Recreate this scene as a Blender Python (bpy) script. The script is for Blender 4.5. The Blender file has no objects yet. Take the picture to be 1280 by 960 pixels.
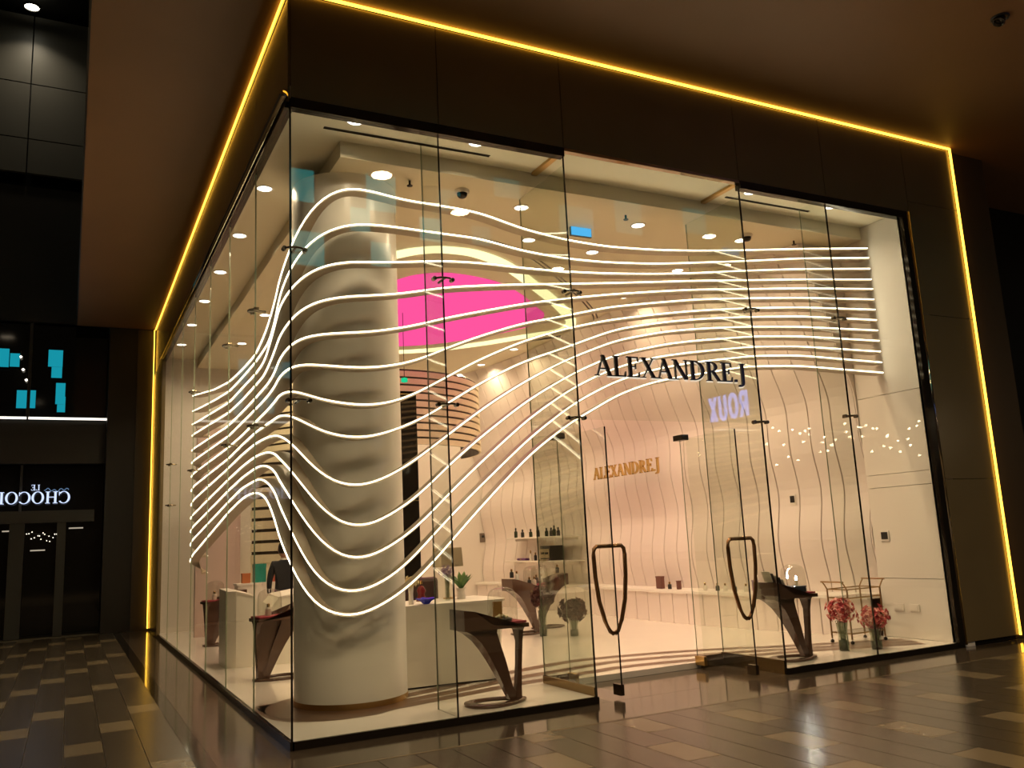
import bpy, bmesh, math, random
import numpy as np
from mathutils import Vector, Matrix
random.seed(7)
PI = math.pi
SC = bpy.context.scene
C = SC.collection

EXPOSURE = 0.0
AMBIENT = 0.018
LED_S = 7.5
GOLD_S = 5
PINK_S = 1.2
POW = 23
HIGH_W = 13
FILL_W = 460
# ------------------------------------------------------------------ camera
FPX, YAW, PITCH, ROLL = 1078.73, 0.4771, 0.1768, -0.0490
CAM = Vector((-1.533, -6.782, 1.4626))
_f = Vector((math.sin(YAW)*math.cos(PITCH), math.cos(YAW)*math.cos(PITCH), math.sin(PITCH)))
_r0 = Vector((math.cos(YAW), -math.sin(YAW), 0)); _u0 = _r0.cross(_f)
_r = math.cos(ROLL)*_r0 + math.sin(ROLL)*_u0
_u = -math.sin(ROLL)*_r0 + math.cos(ROLL)*_u0
cd = bpy.data.cameras.new('camera'); cam = bpy.data.objects.new('camera', cd); C.objects.link(cam)
cd.sensor_width = 36; cd.lens = FPX/1280*36; cd.clip_end = 200; cd.clip_start = .05
M = Matrix((( _r.x,_u.x,-_f.x,CAM.x),(_r.y,_u.y,-_f.y,CAM.y),(_r.z,_u.z,-_f.z,CAM.z),(0,0,0,1)))
cam.matrix_world = M
SC.camera = cam
def U(x, y, ax, v):
    "world point on the plane axis=v seen at photo position (x, y)"
    d = _f*FPX + _r*(x-640) - _u*(y-480)
    return CAM + d*((v-CAM[ax])/d[ax])

# ------------------------------------------------------------------ world, exposure
SC.view_settings.view_transform = 'Standard'; SC.view_settings.look = 'None'
SC.view_settings.gamma = 1; SC.view_settings.use_curve_mapping = False
SC.view_settings.exposure = EXPOSURE
SC.cycles.transparent_max_bounces = 32
SC.cycles.max_bounces = 10; SC.cycles.diffuse_bounces = 5; SC.cycles.glossy_bounces = 5
SC.cycles.caustics_reflective = False; SC.cycles.caustics_refractive = False
SC.cycles.sample_clamp_indirect = 6
w = bpy.data.worlds.new('world'); SC.world = w; w.use_nodes = True
w.node_tree.nodes['Background'].inputs[0].default_value = (1.0, .72, .45, 1)
w.node_tree.nodes['Background'].inputs[1].default_value = AMBIENT

# ------------------------------------------------------------------ materials
MATS = {}
def mat(name, col, rough=.5, metal=0, noise=.06, scale=6, bump=0, spec=.5, coat=0):
    if name in MATS: return MATS[name]
    m = bpy.data.materials.new(name); m.use_nodes = True; nt = m.node_tree
    b = nt.nodes['Principled BSDF']
    b.inputs['Roughness'].default_value = rough; b.inputs['Metallic'].default_value = metal
    b.inputs['Specular IOR Level'].default_value = spec; b.inputs['Coat Weight'].default_value = coat
    tc = nt.nodes.new('ShaderNodeTexCoord'); nz = nt.nodes.new('ShaderNodeTexNoise')
    nz.inputs['Scale'].default_value = scale; nz.inputs['Detail'].default_value = 4
    nt.links.new(tc.outputs['Object'], nz.inputs['Vector'])
    mx = nt.nodes.new('ShaderNodeMix'); mx.data_type = 'RGBA'
    mx.inputs[6].default_value = (*[c*(1-noise) for c in col], 1)
    mx.inputs[7].default_value = (*[min(1, c*(1+noise)) for c in col], 1)
    nt.links.new(nz.outputs['Fac'], mx.inputs[0]); nt.links.new(mx.outputs[2], b.inputs['Base Color'])
    if bump:
        bp = nt.nodes.new('ShaderNodeBump'); bp.inputs['Strength'].default_value = bump
        nt.links.new(nz.outputs['Fac'], bp.inputs['Height']); nt.links.new(bp.outputs[0], b.inputs['Normal'])
    MATS[name] = m; return m
def emit(name, col, s):
    if name in MATS: return MATS[name]
    m = bpy.data.materials.new(name); m.use_nodes = True; nt = m.node_tree
    nt.nodes.remove(nt.nodes['Principled BSDF'])
    e = nt.nodes.new('ShaderNodeEmission'); e.inputs[0].default_value = (*col, 1); e.inputs[1].default_value = s
    nt.links.new(e.outputs[0], nt.nodes['Material Output'].inputs[0]); MATS[name] = m; return m
def glass(name, tint, refl=1.0, base=.045):
    "thin clear pane: tinted transparency plus a mirror reflection that grows at grazing angles"
    m = bpy.data.materials.new(name); m.use_nodes = True; nt = m.node_tree
    nt.nodes.remove(nt.nodes['Principled BSDF'])
    t = nt.nodes.new('ShaderNodeBsdfTransparent'); t.inputs[0].default_value = (*tint, 1)
    g = nt.nodes.new('ShaderNodeBsdfGlossy'); g.inputs['Roughness'].default_value = 0.0
    lw = nt.nodes.new('ShaderNodeLayerWeight'); lw.inputs['Blend'].default_value = .5
    p = nt.nodes.new('ShaderNodeMath'); p.operation = 'POWER'; p.inputs[1].default_value = 5
    a = nt.nodes.new('ShaderNodeMath'); a.operation = 'MULTIPLY_ADD'; a.inputs[1].default_value = refl; a.inputs[2].default_value = base
    mx = nt.nodes.new('ShaderNodeMixShader')
    nt.links.new(lw.outputs['Facing'], p.inputs[0]); nt.links.new(p.outputs[0], a.inputs[0])
    nt.links.new(a.outputs[0], mx.inputs[0]); nt.links.new(t.outputs[0], mx.inputs[1]); nt.links.new(g.outputs[0], mx.inputs[2])
    nt.links.new(mx.outputs[0], nt.nodes['Material Output'].inputs[0]); MATS[name] = m; return m

WHITE = mat('white_paint', (.80,.75,.68), .45, noise=.02)
CEIL = mat('ceiling_paint', (.76,.70,.53), .7, noise=.02)
WALLM = mat('curved_wall_lacquer', (.83,.74,.69), .35, noise=.02)
SFLOOR = mat('white_polished_floor', (.82,.76,.68), .10, noise=.03, scale=2)
STRIPE = mat('brown_floor_inlay', (.13,.065,.035), .3)
COLM = mat('column_lacquer', (.90,.88,.81), .28, noise=.03, scale=1.5)
DESKM = mat('desk_lacquer', (.80,.76,.66), .3, noise=.02)
BRONZE = mat('dark_bronze_panel', (.20,.152,.072), .24, metal=.15, noise=.15, scale=1.2)
BLACK = mat('black_gloss_metal', (.03,.024,.018), .12, metal=.6)
CHROME = mat('dark_chrome', (.45,.38,.28), .08, metal=1)
PATCH = mat('bronze_fitting', (.10,.075,.045), .25, metal=.9)
BRASS = mat('brushed_brass', (.62,.42,.16), .28, metal=1)
GOLD = mat('polished_gold', (.70,.48,.18), .22, metal=1)
SOFFIT = mat('brown_soffit_paint', (.215,.112,.046), .55, noise=.10, scale=1.1, bump=.02)
DARKW = mat('dark_mall_wall', (.022,.018,.012), .4, noise=.2, scale=1)
BLACKW = mat('black_recess', (.006,.006,.005), .4)
GREYP = mat('grey_stone_panel', (.11,.105,.085), .45, noise=.10, scale=2)
GREYB = mat('grey_band', (.045,.045,.038), .4)
DTILE = mat('dark_floor_tile', (.055,.044,.029), .24, noise=.25, scale=3)
LTILE = mat('light_floor_tile', (.165,.13,.076), .26, noise=.12, scale=3)
GROUT = mat('floor_grout', (.16,.135,.09), .4)
BORDER = mat('polished_border_stone', (.075,.057,.039), .10, noise=.2, scale=2)
BLKST = mat('black_border_stone', (.012,.010,.008), .08)
WOOD = mat('dark_walnut_lacquer', (.085,.042,.026), .22, noise=.25, scale=5, coat=.3)
RED = mat('crimson_velvet', (.30,.03,.05), .8)
BAND = mat('ribbon_aluminium_body', (.42,.34,.24), .4, noise=.05)
LEDW = emit('white_led', (1.0,.86,.62), LED_S)
LEDG = emit('amber_led', (1.0,.50,.045), GOLD_S)
LAMP = emit('downlight_lens', (1.0,.93,.80), 9)
RING = emit('oval_cove_light', (1.0,.88,.47), 1.7)
PINK = emit('pink_ceiling_screen', (1.0,.085,.34), PINK_S)
CYAN = emit('cyan_screen', (.01,.36,.47), .8)
CYANB = emit('cyan_screen_bright', (.02,.62,.62), 3.2)
BLUEE = emit('blue_sign_face', (.10,.48,.95), 1.0)
ROUXE = emit('blue_white_letter', (.16,.32,1.0), 11)
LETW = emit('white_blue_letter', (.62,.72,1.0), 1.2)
GREENE = emit('green_exit_lamp', (.02,.75,.35), .9)
BULB = emit('warm_bulb', (1.0,.80,.52), 60)
SMALLW = emit('small_white_lamp', (1.0,.9,.72), 2.5)
GLINT = emit('atrium_lamp_glass', (1.0,.88,.7), 40)
GL = glass('clear_glass', (.965,.98,.955), .75, .03)
GLS = glass('side_glass', (.965,.98,.95), .30, .022)
GLF = glass('green_tinted_fin_glass', (.925,.95,.90), 1.0, .10)
GLD = glass('display_dome_glass', (.93,.93,.90), .9, .09)
FGLASS = mat('dark_far_glass', (.008,.008,.007), .06)

# ------------------------------------------------------------------ mesh helpers
def box(bm, x0,y0,z0,x1,y1,z1):
    vs = [bm.verts.new((x,y,z)) for z in (z0,z1) for y in (y0,y1) for x in (x0,x1)]
    for f in ((0,2,3,1),(4,5,7,6),(0,1,5,4),(2,6,7,3),(1,3,7,5),(0,4,6,2)):
        bm.faces.new([vs[i] for i in f])
def B(*a):
    bm = bmesh.new()
    for q in (a if isinstance(a[0], (tuple, list)) else [a]): box(bm, *q)
    return bm
def prism(bm, poly, fn, d0, d1):
    "extrude a 2-D convex polygon; fn(u, v, depth) -> world"
    a = [bm.verts.new(fn(u,v,d0)) for u,v in poly]; b = [bm.verts.new(fn(u,v,d1)) for u,v in poly]
    n = len(poly); bm.faces.new(a); bm.faces.new(b[::-1])
    for i in range(n): bm.faces.new((a[i], b[i], b[(i+1)%n], a[(i+1)%n]))
def lathe(bm, prof, seg=24, c=(0,0,0), sx=1, sy=1):
    rings = []
    for r,z in prof:
        if r < 1e-5: rings.append([bm.verts.new((c[0],c[1],c[2]+z))])
        else: rings.append([bm.verts.new((c[0]+sx*r*math.cos(2*PI*k/seg), c[1]+sy*r*math.sin(2*PI*k/seg), c[2]+z)) for k in range(seg)])
    for a,b in zip(rings, rings[1:]):
        for k in range(seg):
            k2 = (k+1)%seg
            if len(a)==1 and len(b)==1: continue
            if len(a)==1: bm.faces.new((a[0], b[k2], b[k]))
            elif len(b)==1: bm.faces.new((a[k], a[k2], b[0]))
            else: bm.faces.new((a[k], a[k2], b[k2], b[k]))
def tube(bm, pts, r, seg=8, closed=False):
    pts = [Vector(p) for p in pts]; n = len(pts); rings = []
    rr = r if isinstance(r,(list,tuple)) else [r]*n
    for i,p in enumerate(pts):
        if closed: t = pts[(i+1)%n]-pts[i-1]
        else: t = pts[min(i+1,n-1)]-pts[max(i-1,0)]
        t.normalize(); up = Vector((0,0,1)) if abs(t.z)<.93 else Vector((0,1,0))
        a = t.cross(up).normalized(); b = a.cross(t)
        rings.append([bm.verts.new(p+rr[i]*(math.cos(2*PI*k/seg)*a+math.sin(2*PI*k/seg)*b)) for k in range(seg)])
    m = n if closed else n-1
    for i in range(m):
        A,Bq = rings[i], rings[(i+1)%n]
        for k in range(seg): bm.faces.new((A[k],A[(k+1)%seg],Bq[(k+1)%seg],Bq[k]))
    if not closed: bm.faces.new(rings[0][::-1]); bm.faces.new(rings[-1])
def loft(bm, rings):
    R = [[bm.verts.new(p) for p in r] for r in rings]; n = len(R[0])
    for a,b in zip(R,R[1:]):
        for k in range(n): bm.faces.new((a[k],a[(k+1)%n],b[(k+1)%n],b[k]))
    bm.faces.new(R[0][::-1]); bm.faces.new(R[-1])
def T(*a, **k): bm = bmesh.new(); tube(bm,*a,**k); return bm
def L(*a, **k): bm = bmesh.new(); lathe(bm,*a,**k); return bm
def obj(name, bm, m, parent=None, smooth=False, kind=None, bevel=0):
    if isinstance(bm, bpy.types.Mesh): me = bm
    else:
        bmesh.ops.recalc_face_normals(bm, faces=bm.faces[:])
        me = bpy.data.meshes.new(name); bm.to_mesh(me); bm.free()
        if smooth:
            for p in me.polygons: p.use_smooth = True
        me.materials.append(m)
    o = bpy.data.objects.new(name, me); C.objects.link(o)
    if parent: o.parent = parent
    if kind: o['kind'] = kind
    if bevel:
        md = o.modifiers.new('bevel','BEVEL'); md.width = bevel; md.segments = 2; md.limit_method = 'ANGLE'
    return o
def thing(name, label, cat, loc=(0,0,0), rotz=0, group=None, kind=None):
    o = bpy.data.objects.new(name, None); C.objects.link(o); o.empty_display_size = .1
    o.location = loc; o.rotation_euler = (0,0,rotz)
    if label: o['label'] = label
    if cat: o['category'] = cat
    if group: o['group'] = group
    if kind: o['kind'] = kind
    return o
def tag(o, label, cat, group=None):
    o['label'] = label; o['category'] = cat
    if group: o['group'] = group
    return o
def struct(name, bm, m, **k):
    o = obj(name, bm, m, **k); o['kind'] = 'structure'; return o
def sroot(name, loc=(0,0,0)): return thing(name, None, None, loc, kind='structure')
def arealamp(parent, loc, size, power, col=(1,.75,.47), spread=150, rot=None):
    ld = bpy.data.lights.new('lamp_light','AREA'); ld.shape = 'DISK'; ld.size = size; ld.energy = power; ld.color = col
    ld.spread = math.radians(spread)
    o = bpy.data.objects.new('lamp_light', ld); C.objects.link(o); o.location = loc
    if rot: o.rotation_euler = rot
    o.parent = parent; return o
ORD = ['first','second','third','fourth','fifth','sixth','seventh','eighth','ninth','tenth','eleventh','twelfth','thirteenth','fourteenth']

# ------------------------------------------------------------------ serif lettering
def bar(x0,y0,x1,y1): return [(x0,y0),(x1,y0),(x1,y1),(x0,y1)]
def diag(x0,y0,x1,y1,wd): return [(x0-wd/2,y0),(x0+wd/2,y0),(x1+wd/2,y1),(x1-wd/2,y1)]
def arc(cx,cy,rx,ry,tx,ty,a0,a1,n=14):
    out = []
    for i in range(n):
        q = []
        for a,o in ((a0+(a1-a0)*i/n,0),(a0+(a1-a0)*(i+1)/n,0),(a0+(a1-a0)*(i+1)/n,1),(a0+(a1-a0)*i/n,1)):
            a = math.radians(a); q.append((cx+(rx-o*tx)*math.cos(a), cy+(ry-o*ty)*math.sin(a)))
        out.append(q)
    return out
TH, TN, SF = .16, .055, .045
def serif(x, y, wd): return bar(x-wd/2, y, x+wd/2, y+SF)
GLYPH = {
 'A': ([diag(.10,0,.42,1,TN), diag(.74,0,.40,1,TH), bar(.22,.32,.62,.32+TN), serif(.10,0,.24), serif(.74,0,.32)], .88),
 'L': ([bar(.12,0,.12+TH,1), serif(.2,0,.34), serif(.2,1-SF,.34), bar(.2,0,.64,TN), [(.58,0),(.66,0),(.68,.26),(.65,.26)]], .72),
 'E': ([bar(.12,0,.12+TH,1), bar(.04,0,.64,TN), bar(.04,1-TN,.62,1), bar(.2,.5,.5,.5+TN), [(.58,0),(.66,0),(.68,.25),(.65,.25)], [(.58,1),(.63,1),(.65,.77),(.62,.77)], bar(.47,.40,.50,.66)], .74),
 'X': ([diag(.70,0,.16,1,TH), diag(.12,0,.70,1,TN), serif(.12,0,.26), serif(.70,0,.32), serif(.16,1-SF,.32), serif(.70,1-SF,.26)], .86),
 'N': ([bar(.12,0,.12+TN,1), bar(.74,0,.74+TN,1), diag(.72,0,.14,1,TH), serif(.15,0,.26), serif(.77,1-SF,.26), serif(.10,1-SF,.2)], .92),
 'D': ([bar(.12,0,.12+TH,1), serif(.2,0,.34), serif(.2,1-SF,.34)] + arc(.3,.5,.56,.5,TH,TN,-90,90), .94),
 'R': ([bar(.12,0,.12+TH,1), serif(.2,0,.34), serif(.2,1-SF,.34), diag(.76,0,.42,.5,TH), serif(.78,0,.26)] + arc(.3,.74,.38,.26,TH*.95,TN,-90,90), .88),
 'J': ([bar(.2,.02,.2+TH,1), serif(.28,1-SF,.34)] + arc(.13,.02,.23,.26,TH,TN,-100,0,8) + [bar(.02,-.24,.14,-.13)], .52),
 '.': ([bar(.06,0,.20,.14)], .28),
 'O': (arc(.46,.5,.44,.52,TH,TN,0,360,28), .94),
 'U': ([bar(.12,.3,.12+TH,1), bar(.68,.3,.68+TN,1), serif(.2,1-SF,.34), serif(.71,1-SF,.24)] + arc(.427,.32,.307,.34,.12,TN,180,360), .86),
 'C': (arc(.48,.5,.46,.52,TH,TN,40,320,22) + [bar(.78,.66,.83,.98)], .88),
 'H': ([bar(.12,0,.12+TH,1), bar(.66,0,.66+TH,1), bar(.2,.5,.7,.5+TN), serif(.2,0,.34), serif(.74,0,.34), serif(.2,1-SF,.34), serif(.74,1-SF,.34)], .98),
 'T': ([bar(.30,0,.30+TH,1), serif(.38,0,.34), bar(.04,1-TN,.72,1), bar(.04,.74,.08,1), bar(.68,.74,.72,1)], .78),
}
_s = .19
SANS = {'R': ([bar(.1,0,.1+_s,1), diag(.72,0,.44,.48,_s*1.15), bar(.2,.82,.48,1), bar(.2,.40,.48,.56)] + arc(.46,.70,.30,.30,_s,.17,-90,90), .86),
        'O': (arc(.46,.5,.40,.52,_s,.17,0,360,28), .94), 'U': ([bar(.1,.3,.1+_s,1), bar(.58,.3,.58+_s,1)] + arc(.435,.33,.335,.35,_s,.17,180,360), .88),
        'X': ([diag(.66,0,.16,1,_s*1.15), diag(.16,0,.66,1,_s*1.15)], .80)}
def lettering(parent, text, fn, m, depth, width=None, height=1, GLYPH=GLYPH):
    "each character is one mesh part; fn(u, v, d): u along the line, v up, d outwards"
    tot = sum(GLYPH[c][1] for c in text); sx = (width/tot) if width else height
    u = 0
    for ch in text:
        polys, adv = GLYPH[ch]; bm = bmesh.new()
        for p in polys: prism(bm, [(u+x*sx, y*height) for x,y in p], fn, 0, depth)
        obj('letter', bm, m, parent); u += adv*sx
    return u
# ================================================================== THE SETTING
ZG, ZF, ZM, ZL = 5.2, .06, 5.04, 6.21       # glass top, shop floor, main ceiling, soffit
X1, Y1, XR = 7.475, 10.72, 8.55
# --- mall floor: stone planks laid in columns along the side street
fl = struct('floor_mall', B(-9,-9,-.12, 15,13.6,-.012), GROUT)
def clip(x0,x1,y0,y1,regions):
    out = []
    for a,b,c,d in regions:
        u0,u1,v0,v1 = max(x0,a),min(x1,b),max(y0,c),min(y1,d)
        if u1-u0 > .03 and v1-v0 > .03: out.append((u0,u1,v0,v1))
    return out
REG = [(-4.6,-.68,-1.5,12.55), (-.68,10.2,-3.9,-.66)]
_tm = {}
for k in range(-12, 43):
    x0 = -1.5+.275*k; x1 = x0+.275
    yc = 1.17+.82*k; n0 = math.floor((yc+5)/2.72)
    for n in range(n0+1, n0-9, -1):
        y = yc-2.72*n
        for a,b,m in ((y-.24,y+.24,LTILE),(y+.24,y+2.48,DTILE)):
            for u0,u1,v0,v1 in clip(x0,x1,a,b,REG):
                key = (round(u1-u0,2), round(v1-v0,2), m.name)
                if key not in _tm:
                    _tm[key] = B(0,0,-.011, u1-u0-.006, v1-v0-.006, 0)
                    _tm[key] = obj('floor_tile', _tm[key], m, fl); t = _tm[key]
                else: t = obj('floor_tile', _tm[key].data, m, fl)
                t.location = (u0+.003, v0+.003, 0)
for nm,a,m in (('border_slab',(-.55,-.66,-.011,0,12.55,0),BORDER), ('border_slab',(0,-.66,-.011,10.2,-.004,0),BORDER),
               ('border_strip',(-.677,-.66,-.011,-.553,12.55,.001),BLKST), ('threshold_slab',(2.68,.0,-.011,4.87,.93,0),BORDER)):
    obj(nm, B(*a), m, fl)
obj('joint_line', B(0,-.69,-.01,10.2,-.662,.0015), LTILE, fl)

# --- raised shop floor with brown inlay bands
sf = struct('floor_shop', B((.012,.012,0, 2.66,Y1,ZF), (2.66,.95,0, 4.885,Y1,ZF), (4.885,.012,0, X1,Y1,ZF)), SFLOOR)
def inlay(pts, wd):
    xs = [p[0] for p in pts]; bm = bmesh.new(); prev = None
    # smooth through the control points
    P = []
    for i in range(len(pts)-1):
        p0,p1,p2,p3 = [Vector((*pts[min(max(j,0),len(pts)-1)],0)) for j in (i-1,i,i+1,i+2)]
        for s in range(8):
            t = s/8; P.append(.5*((2*p1)+(p2-p0)*t+(2*p0-5*p1+4*p2-p3)*t*t+(3*p1-p0-3*p2+p3)*t**3))
    P.append(Vector((*pts[-1],0)))
    for i,p in enumerate(P):
        t = (P[min(i+1,len(P)-1)]-P[max(i-1,0)]).normalized(); n = Vector((-t.y,t.x,0))*wd/2
        cur = (bm.verts.new((p.x+n.x,p.y+n.y,ZF+.0012)), bm.verts.new((p.x-n.x,p.y-n.y,ZF+.0012)))
        if prev: bm.faces.new((prev[0],prev[1],cur[1],cur[0]))
        prev = cur
    obj('inlay_band', bm, STRIPE, sf)
inlay([(.16,1.75),(.25,1.1),(.62,.78),(1.2,1.2),(1.75,1.40),(2.4,1.70),(3.2,1.94),(3.87,2.01),(5.02,1.72),(6.2,1.13),(7.35,.62)], .17)
inlay([(.12,1.7),(.2,1.0),(.6,.70),(1.1,.95),(1.8,1.16),(2.53,1.4),(3.0,1.49),(3.62,1.61),(4.02,1.62),(4.79,1.42),(6.01,.94),(7.3,.42)], .17)
inlay([(.09,1.6),(.16,.92),(.58,.64),(1.1,.78),(1.8,.94),(2.51,1.1),(2.8,1.13),(3.36,1.2),(3.81,1.25),(4.55,1.12),(5.83,.76),(7.2,.25)], .17)
# curved brown mat of the column
bm = bmesh.new(); vs = [bm.verts.new((.72+.62*math.cos(a)*(1.05 if math.cos(a)<0 else .85), 1.28+.72*math.sin(a), ZF+.0022)) for a in np.linspace(0,2*PI,48)[:-1]]
bm.faces.new(vs); obj('column_surround_inlay', bm, STRIPE, sf)

# --- ceiling
ce = struct('ceiling_shop', B((0,0,5.2, X1,Y1,5.32), (.6,.6,ZM, X1-.02,Y1,5.2)), CEIL)
for n,(x0,x1) in enumerate(((.39,2.05),(5.05,6.35))):
    g = obj('slot_diffuser', B((x0,.375,5.192,x1,.385,5.2),(x0,.40,5.192,x1,.41,5.2),(x0,.385,5.197,x1,.40,5.2)), BLACK, ce)
for x0,y0 in ((2.66,.63),(4.885,.63)):
    obj('fin_channel', B(x0-.03,.04,5.17,x0+.03,.94 if False else .598,5.2), BRASS, ce)
# --- walls
wb = struct('wall_back', B(0,Y1,0, X1+.6,Y1+.12,5.32), WHITE)
wl = struct('wall_side_end', B(-.02,Y1-.02,0, .03,12.55,5.2), BRONZE)
yk = [0,.6,1.0,1.35,3,4.4,6,8,9.5,10.72]; xk = [7.47,7.42,7.30,7.20,6.92,6.82,6.86,6.90,6.75,6.4]
def xw(y): return float(np.interp(y, yk, xk))
wr = struct('wall_right', B(X1+.12,0,0, X1+.3,Y1+.1,5.32), WHITE)
for z0,z1 in ((ZF,.76),(.76,1.86),(1.86,2.02),(2.02,3.0),(3.0,5.195)):
    obj('wall_panel', B((7.47,.02,z0+.003, 7.6,.98,z1-.003)), WHITE, wr)
def bulge(z, y):
    t = max(0,(z-2.55)/2.5)
    return -.20 + .78*t**1.35 + .045*math.sin(2*PI*(z-1.0)/1.3+.25*y)*(1 if z<3 else max(0,1-(z-3)/.8))
ys = [1.0]
while ys[-1] < 10.6: ys.append(min(10.7, ys[-1]+.335))
for a,b in zip(ys, ys[1:]):
    a2,b2 = a+.008,b-.008
    bm = bmesh.new(); rings = []
    zz = np.linspace(.56,5.035,40)
    rings = [[(xw(y)-bulge(z,y), y, z) for y in (a2,b2)] + [(xw(y)-bulge(z,y)+.05, y, z) for y in (b2,a2)] for z in zz]
    loft(bm, rings); o = obj('wall_panel', bm, WALLM, wr)
    bm = bmesh.new(); loft(bm, [[(xw(y)+.0, y, z) for y in (a2,b2)] + [(xw(y)+.05, y, z) for y in (b2,a2)] for z in (ZF,.51)])
    obj('plinth_panel', bm, WALLM, wr)
bm = bmesh.new(); rr = []
for y in [1.002]+ys[1:]: rr.append([(xw(y)-.05,y,.515),(xw(y)-.045,y,.555),(xw(y)+.24,y,.575),(xw(y)+.24,y,.515)])
loft(bm, rr); obj('display_ledge', bm, WHITE, wr)
bm = bmesh.new(); rr = [[(xw(y)+.30-max(0,(z-2.6)*.29),y,z) for z in (0,2.6,3.4,4.2,5.035)] + [(xw(y)+.34,y,5.035),(xw(y)+.34,y,0)] for y in ys]
loft(bm, rr); obj('groove_backing', bm, STRIPE, wr)
bm = bmesh.new(); loft(bm, [[(xw(1.0)-bulge(z,1.0),.984,z),(7.62,.984,z),(7.62,.999,z),(xw(1.0)-bulge(z,1.0),.999,z)] for z in np.linspace(ZF,5.035,40)])
obj('end_cap', bm, WALLM, wr)

# --- round column behind the glass corner
pc = sroot('column_corner', (.87,1.42,0))
obj('shaft', L([(.52,ZF+.05),(.52,ZM)], seg=64), COLM, pc, smooth=True)
obj('brass_skirting', L([(.525,ZF),(.525,ZF+.05),(.50,ZF+.05)], seg=64), BRASS, pc)

# --- portal frame: bronze panels round the glass
def panels(root, name, rects, fn, d0=.0, d1=-.018):
    for u0,u1,v0,v1 in rects:
        bm = bmesh.new(); prism(bm, [(u0+.004,v0+.003),(u1-.004,v0+.003),(u1-.004,v1-.003),(u0+.004,v1-.003)], fn, d0, d1); obj(name, bm, BRONZE, root)
wh = struct('wall_header_front', B(0,.02,5.32,XR,.14,ZL), BLACK)
FR = lambda u,v,d: (u, d, v)
panels(wh, 'header_panel', [(.0,1.34,ZG,ZL-.03),(1.34,2.66,ZG,ZL-.03),(2.66,4.885,ZG,ZL-.03),(4.885,6.2,ZG,ZL-.03),(6.2,7.62,ZG,ZL-.03),(7.62,XR,ZG+.15,ZL-.03)], FR, .02)
wj = struct('wall_jamb_right', B(7.62,.02,0,XR,.14,5.32), BLACK)
panels(wj, 'jamb_panel', [(7.62,XR,.05,1.9),(7.62,XR,1.9,3.9),(7.62,XR,3.9,ZG+.15)], FR, .02)
wsd = struct('wall_header_side', B(.02,.15,5.32,.14,12.55,ZL), BLACK)
SD = lambda u,v,d: (d, u, v)
panels(wsd, 'header_panel', [(.0,1.5,ZG,ZL-.03),(1.5,3.05,ZG,ZL-.03),(3.05,6.1,ZG,ZL-.03),(6.1,9.15,ZG,ZL-.03),(9.15,12.5,ZG,ZL-.03)], SD, .02)
panels(wl, 'jamb_panel', [(Y1,12.5,.03,2.6),(Y1,12.5,2.6,ZG)], SD, -.02, -.035)
# amber light lines
t1 = sroot('trim_1'); obj('light_line', B(-.03,-.045,ZL-.026, XR+.02,-.024,ZL-.006), LEDG, t1)
t2 = sroot('trim_2'); obj('light_line', B(XR,-.045,0.05, XR+.021,-.024,ZL-.03), LEDG, t2)
t3 = sroot('trim_3'); obj('light_line', B(-.040,-.02,ZL-.022, -.026,12.5,ZL-.008), LEDG, t3)
obj('added_light_block', B(-.0235,-.02,ZL-.05, -.0195,12.5,ZL-.001), BLACK, t3)  # added strip, keeps the amber line's light off the side header
t4 = sroot('trim_4'); obj('light_line', B(-.060,12.478,.04, -.044,12.494,ZL-.03), LEDG, t4)
# rails
tr = sroot('trim_5')
for x0,x1 in ((.0,2.656),(4.885,7.56)): obj('head_rail', B(x0,-.035,ZG-.09,x1,.05,ZG), BLACK, tr)
obj('head_rail', B(2.66,-.03,ZG-.03,4.88,.03,ZG), CHROME, tr)
obj('jamb_rail', B(X1-.005,-.03,.03,X1+.09,.05,ZG-.075), BLACK, tr)
obj('jamb_bead', T([(X1+.11,-.02,.03),(X1+.11,-.02,ZG)], .022, seg=10), CHROME, tr, smooth=True)
trs = sroot('trim_6')
obj('head_rail', B(-.035,.052,ZG-.06,.04,Y1,ZG), BLACK, trs)
obj('head_bead', T([(-.055,-.02,ZG+.02),(-.055,Y1,ZG+.02)], .035, seg=12), CHROME, trs, smooth=True)
trb = sroot('trim_7'); AGED = mat('aged_bronze_base',(.24,.165,.075),.22,metal=.9)
obj('base_rail', B(0,-.02,0.0,2.672,.012,ZF), BLACK, trb); obj('base_rail', B(4.872,-.02,0.0,X1+.1,.012,ZF), BLACK, trb)
obj('base_rail', B(-.02,-.02,0,.012,Y1,ZF), BLACK, trb)
obj('return_base', B(2.645,.012,.0,2.676,.95,ZF+.075), AGED, trb); obj('return_base', B(4.87,.012,.0,4.90,.95,ZF+.075), AGED, trb)
obj('step_base', B(2.676,.93,.0,2.99,.952,ZF+.06), AGED, trb); obj('step_base', B(4.58,.93,0,4.87,.952,ZF+.06), AGED, trb)

# --- glass
w1 = sroot('window_1')
XJ = [0,1.335,2.656,4.885,6.19,X1]
for i in range(5):
    z0 = 2.52 if i==2 else ZF
    obj('pane', B(XJ[i]+.004,-.006,z0,XJ[i+1]-.004,.006,ZG), GL, w1)
for x in XJ[1:-1]: obj('joint_seal', B(x-.0045,-.009,ZF if x!=9 else 0,x+.0045,.009,ZG), BLACK, w1)
obj('joint_seal', B(-.008,-.008,ZF,.006,.006,ZG), BLACK, w1)
for x,d in ((1.335,.42),(2.656,.93),(4.885,.93),(6.19,.39)):
    obj('glass_fin', B(x-.006,.012,ZF,x+.006,d,ZG if d<.6 else 5.035), GLF if d>.6 else GL, w1)
    obj('fin_edge', B(x-.006,d,ZF,x+.006,d+.004,ZG if d<.6 else 5.035), MATS['green_edge'] if 'green_edge' in MATS else mat('green_edge',(.35,.40,.28),.2), w1)
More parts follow.
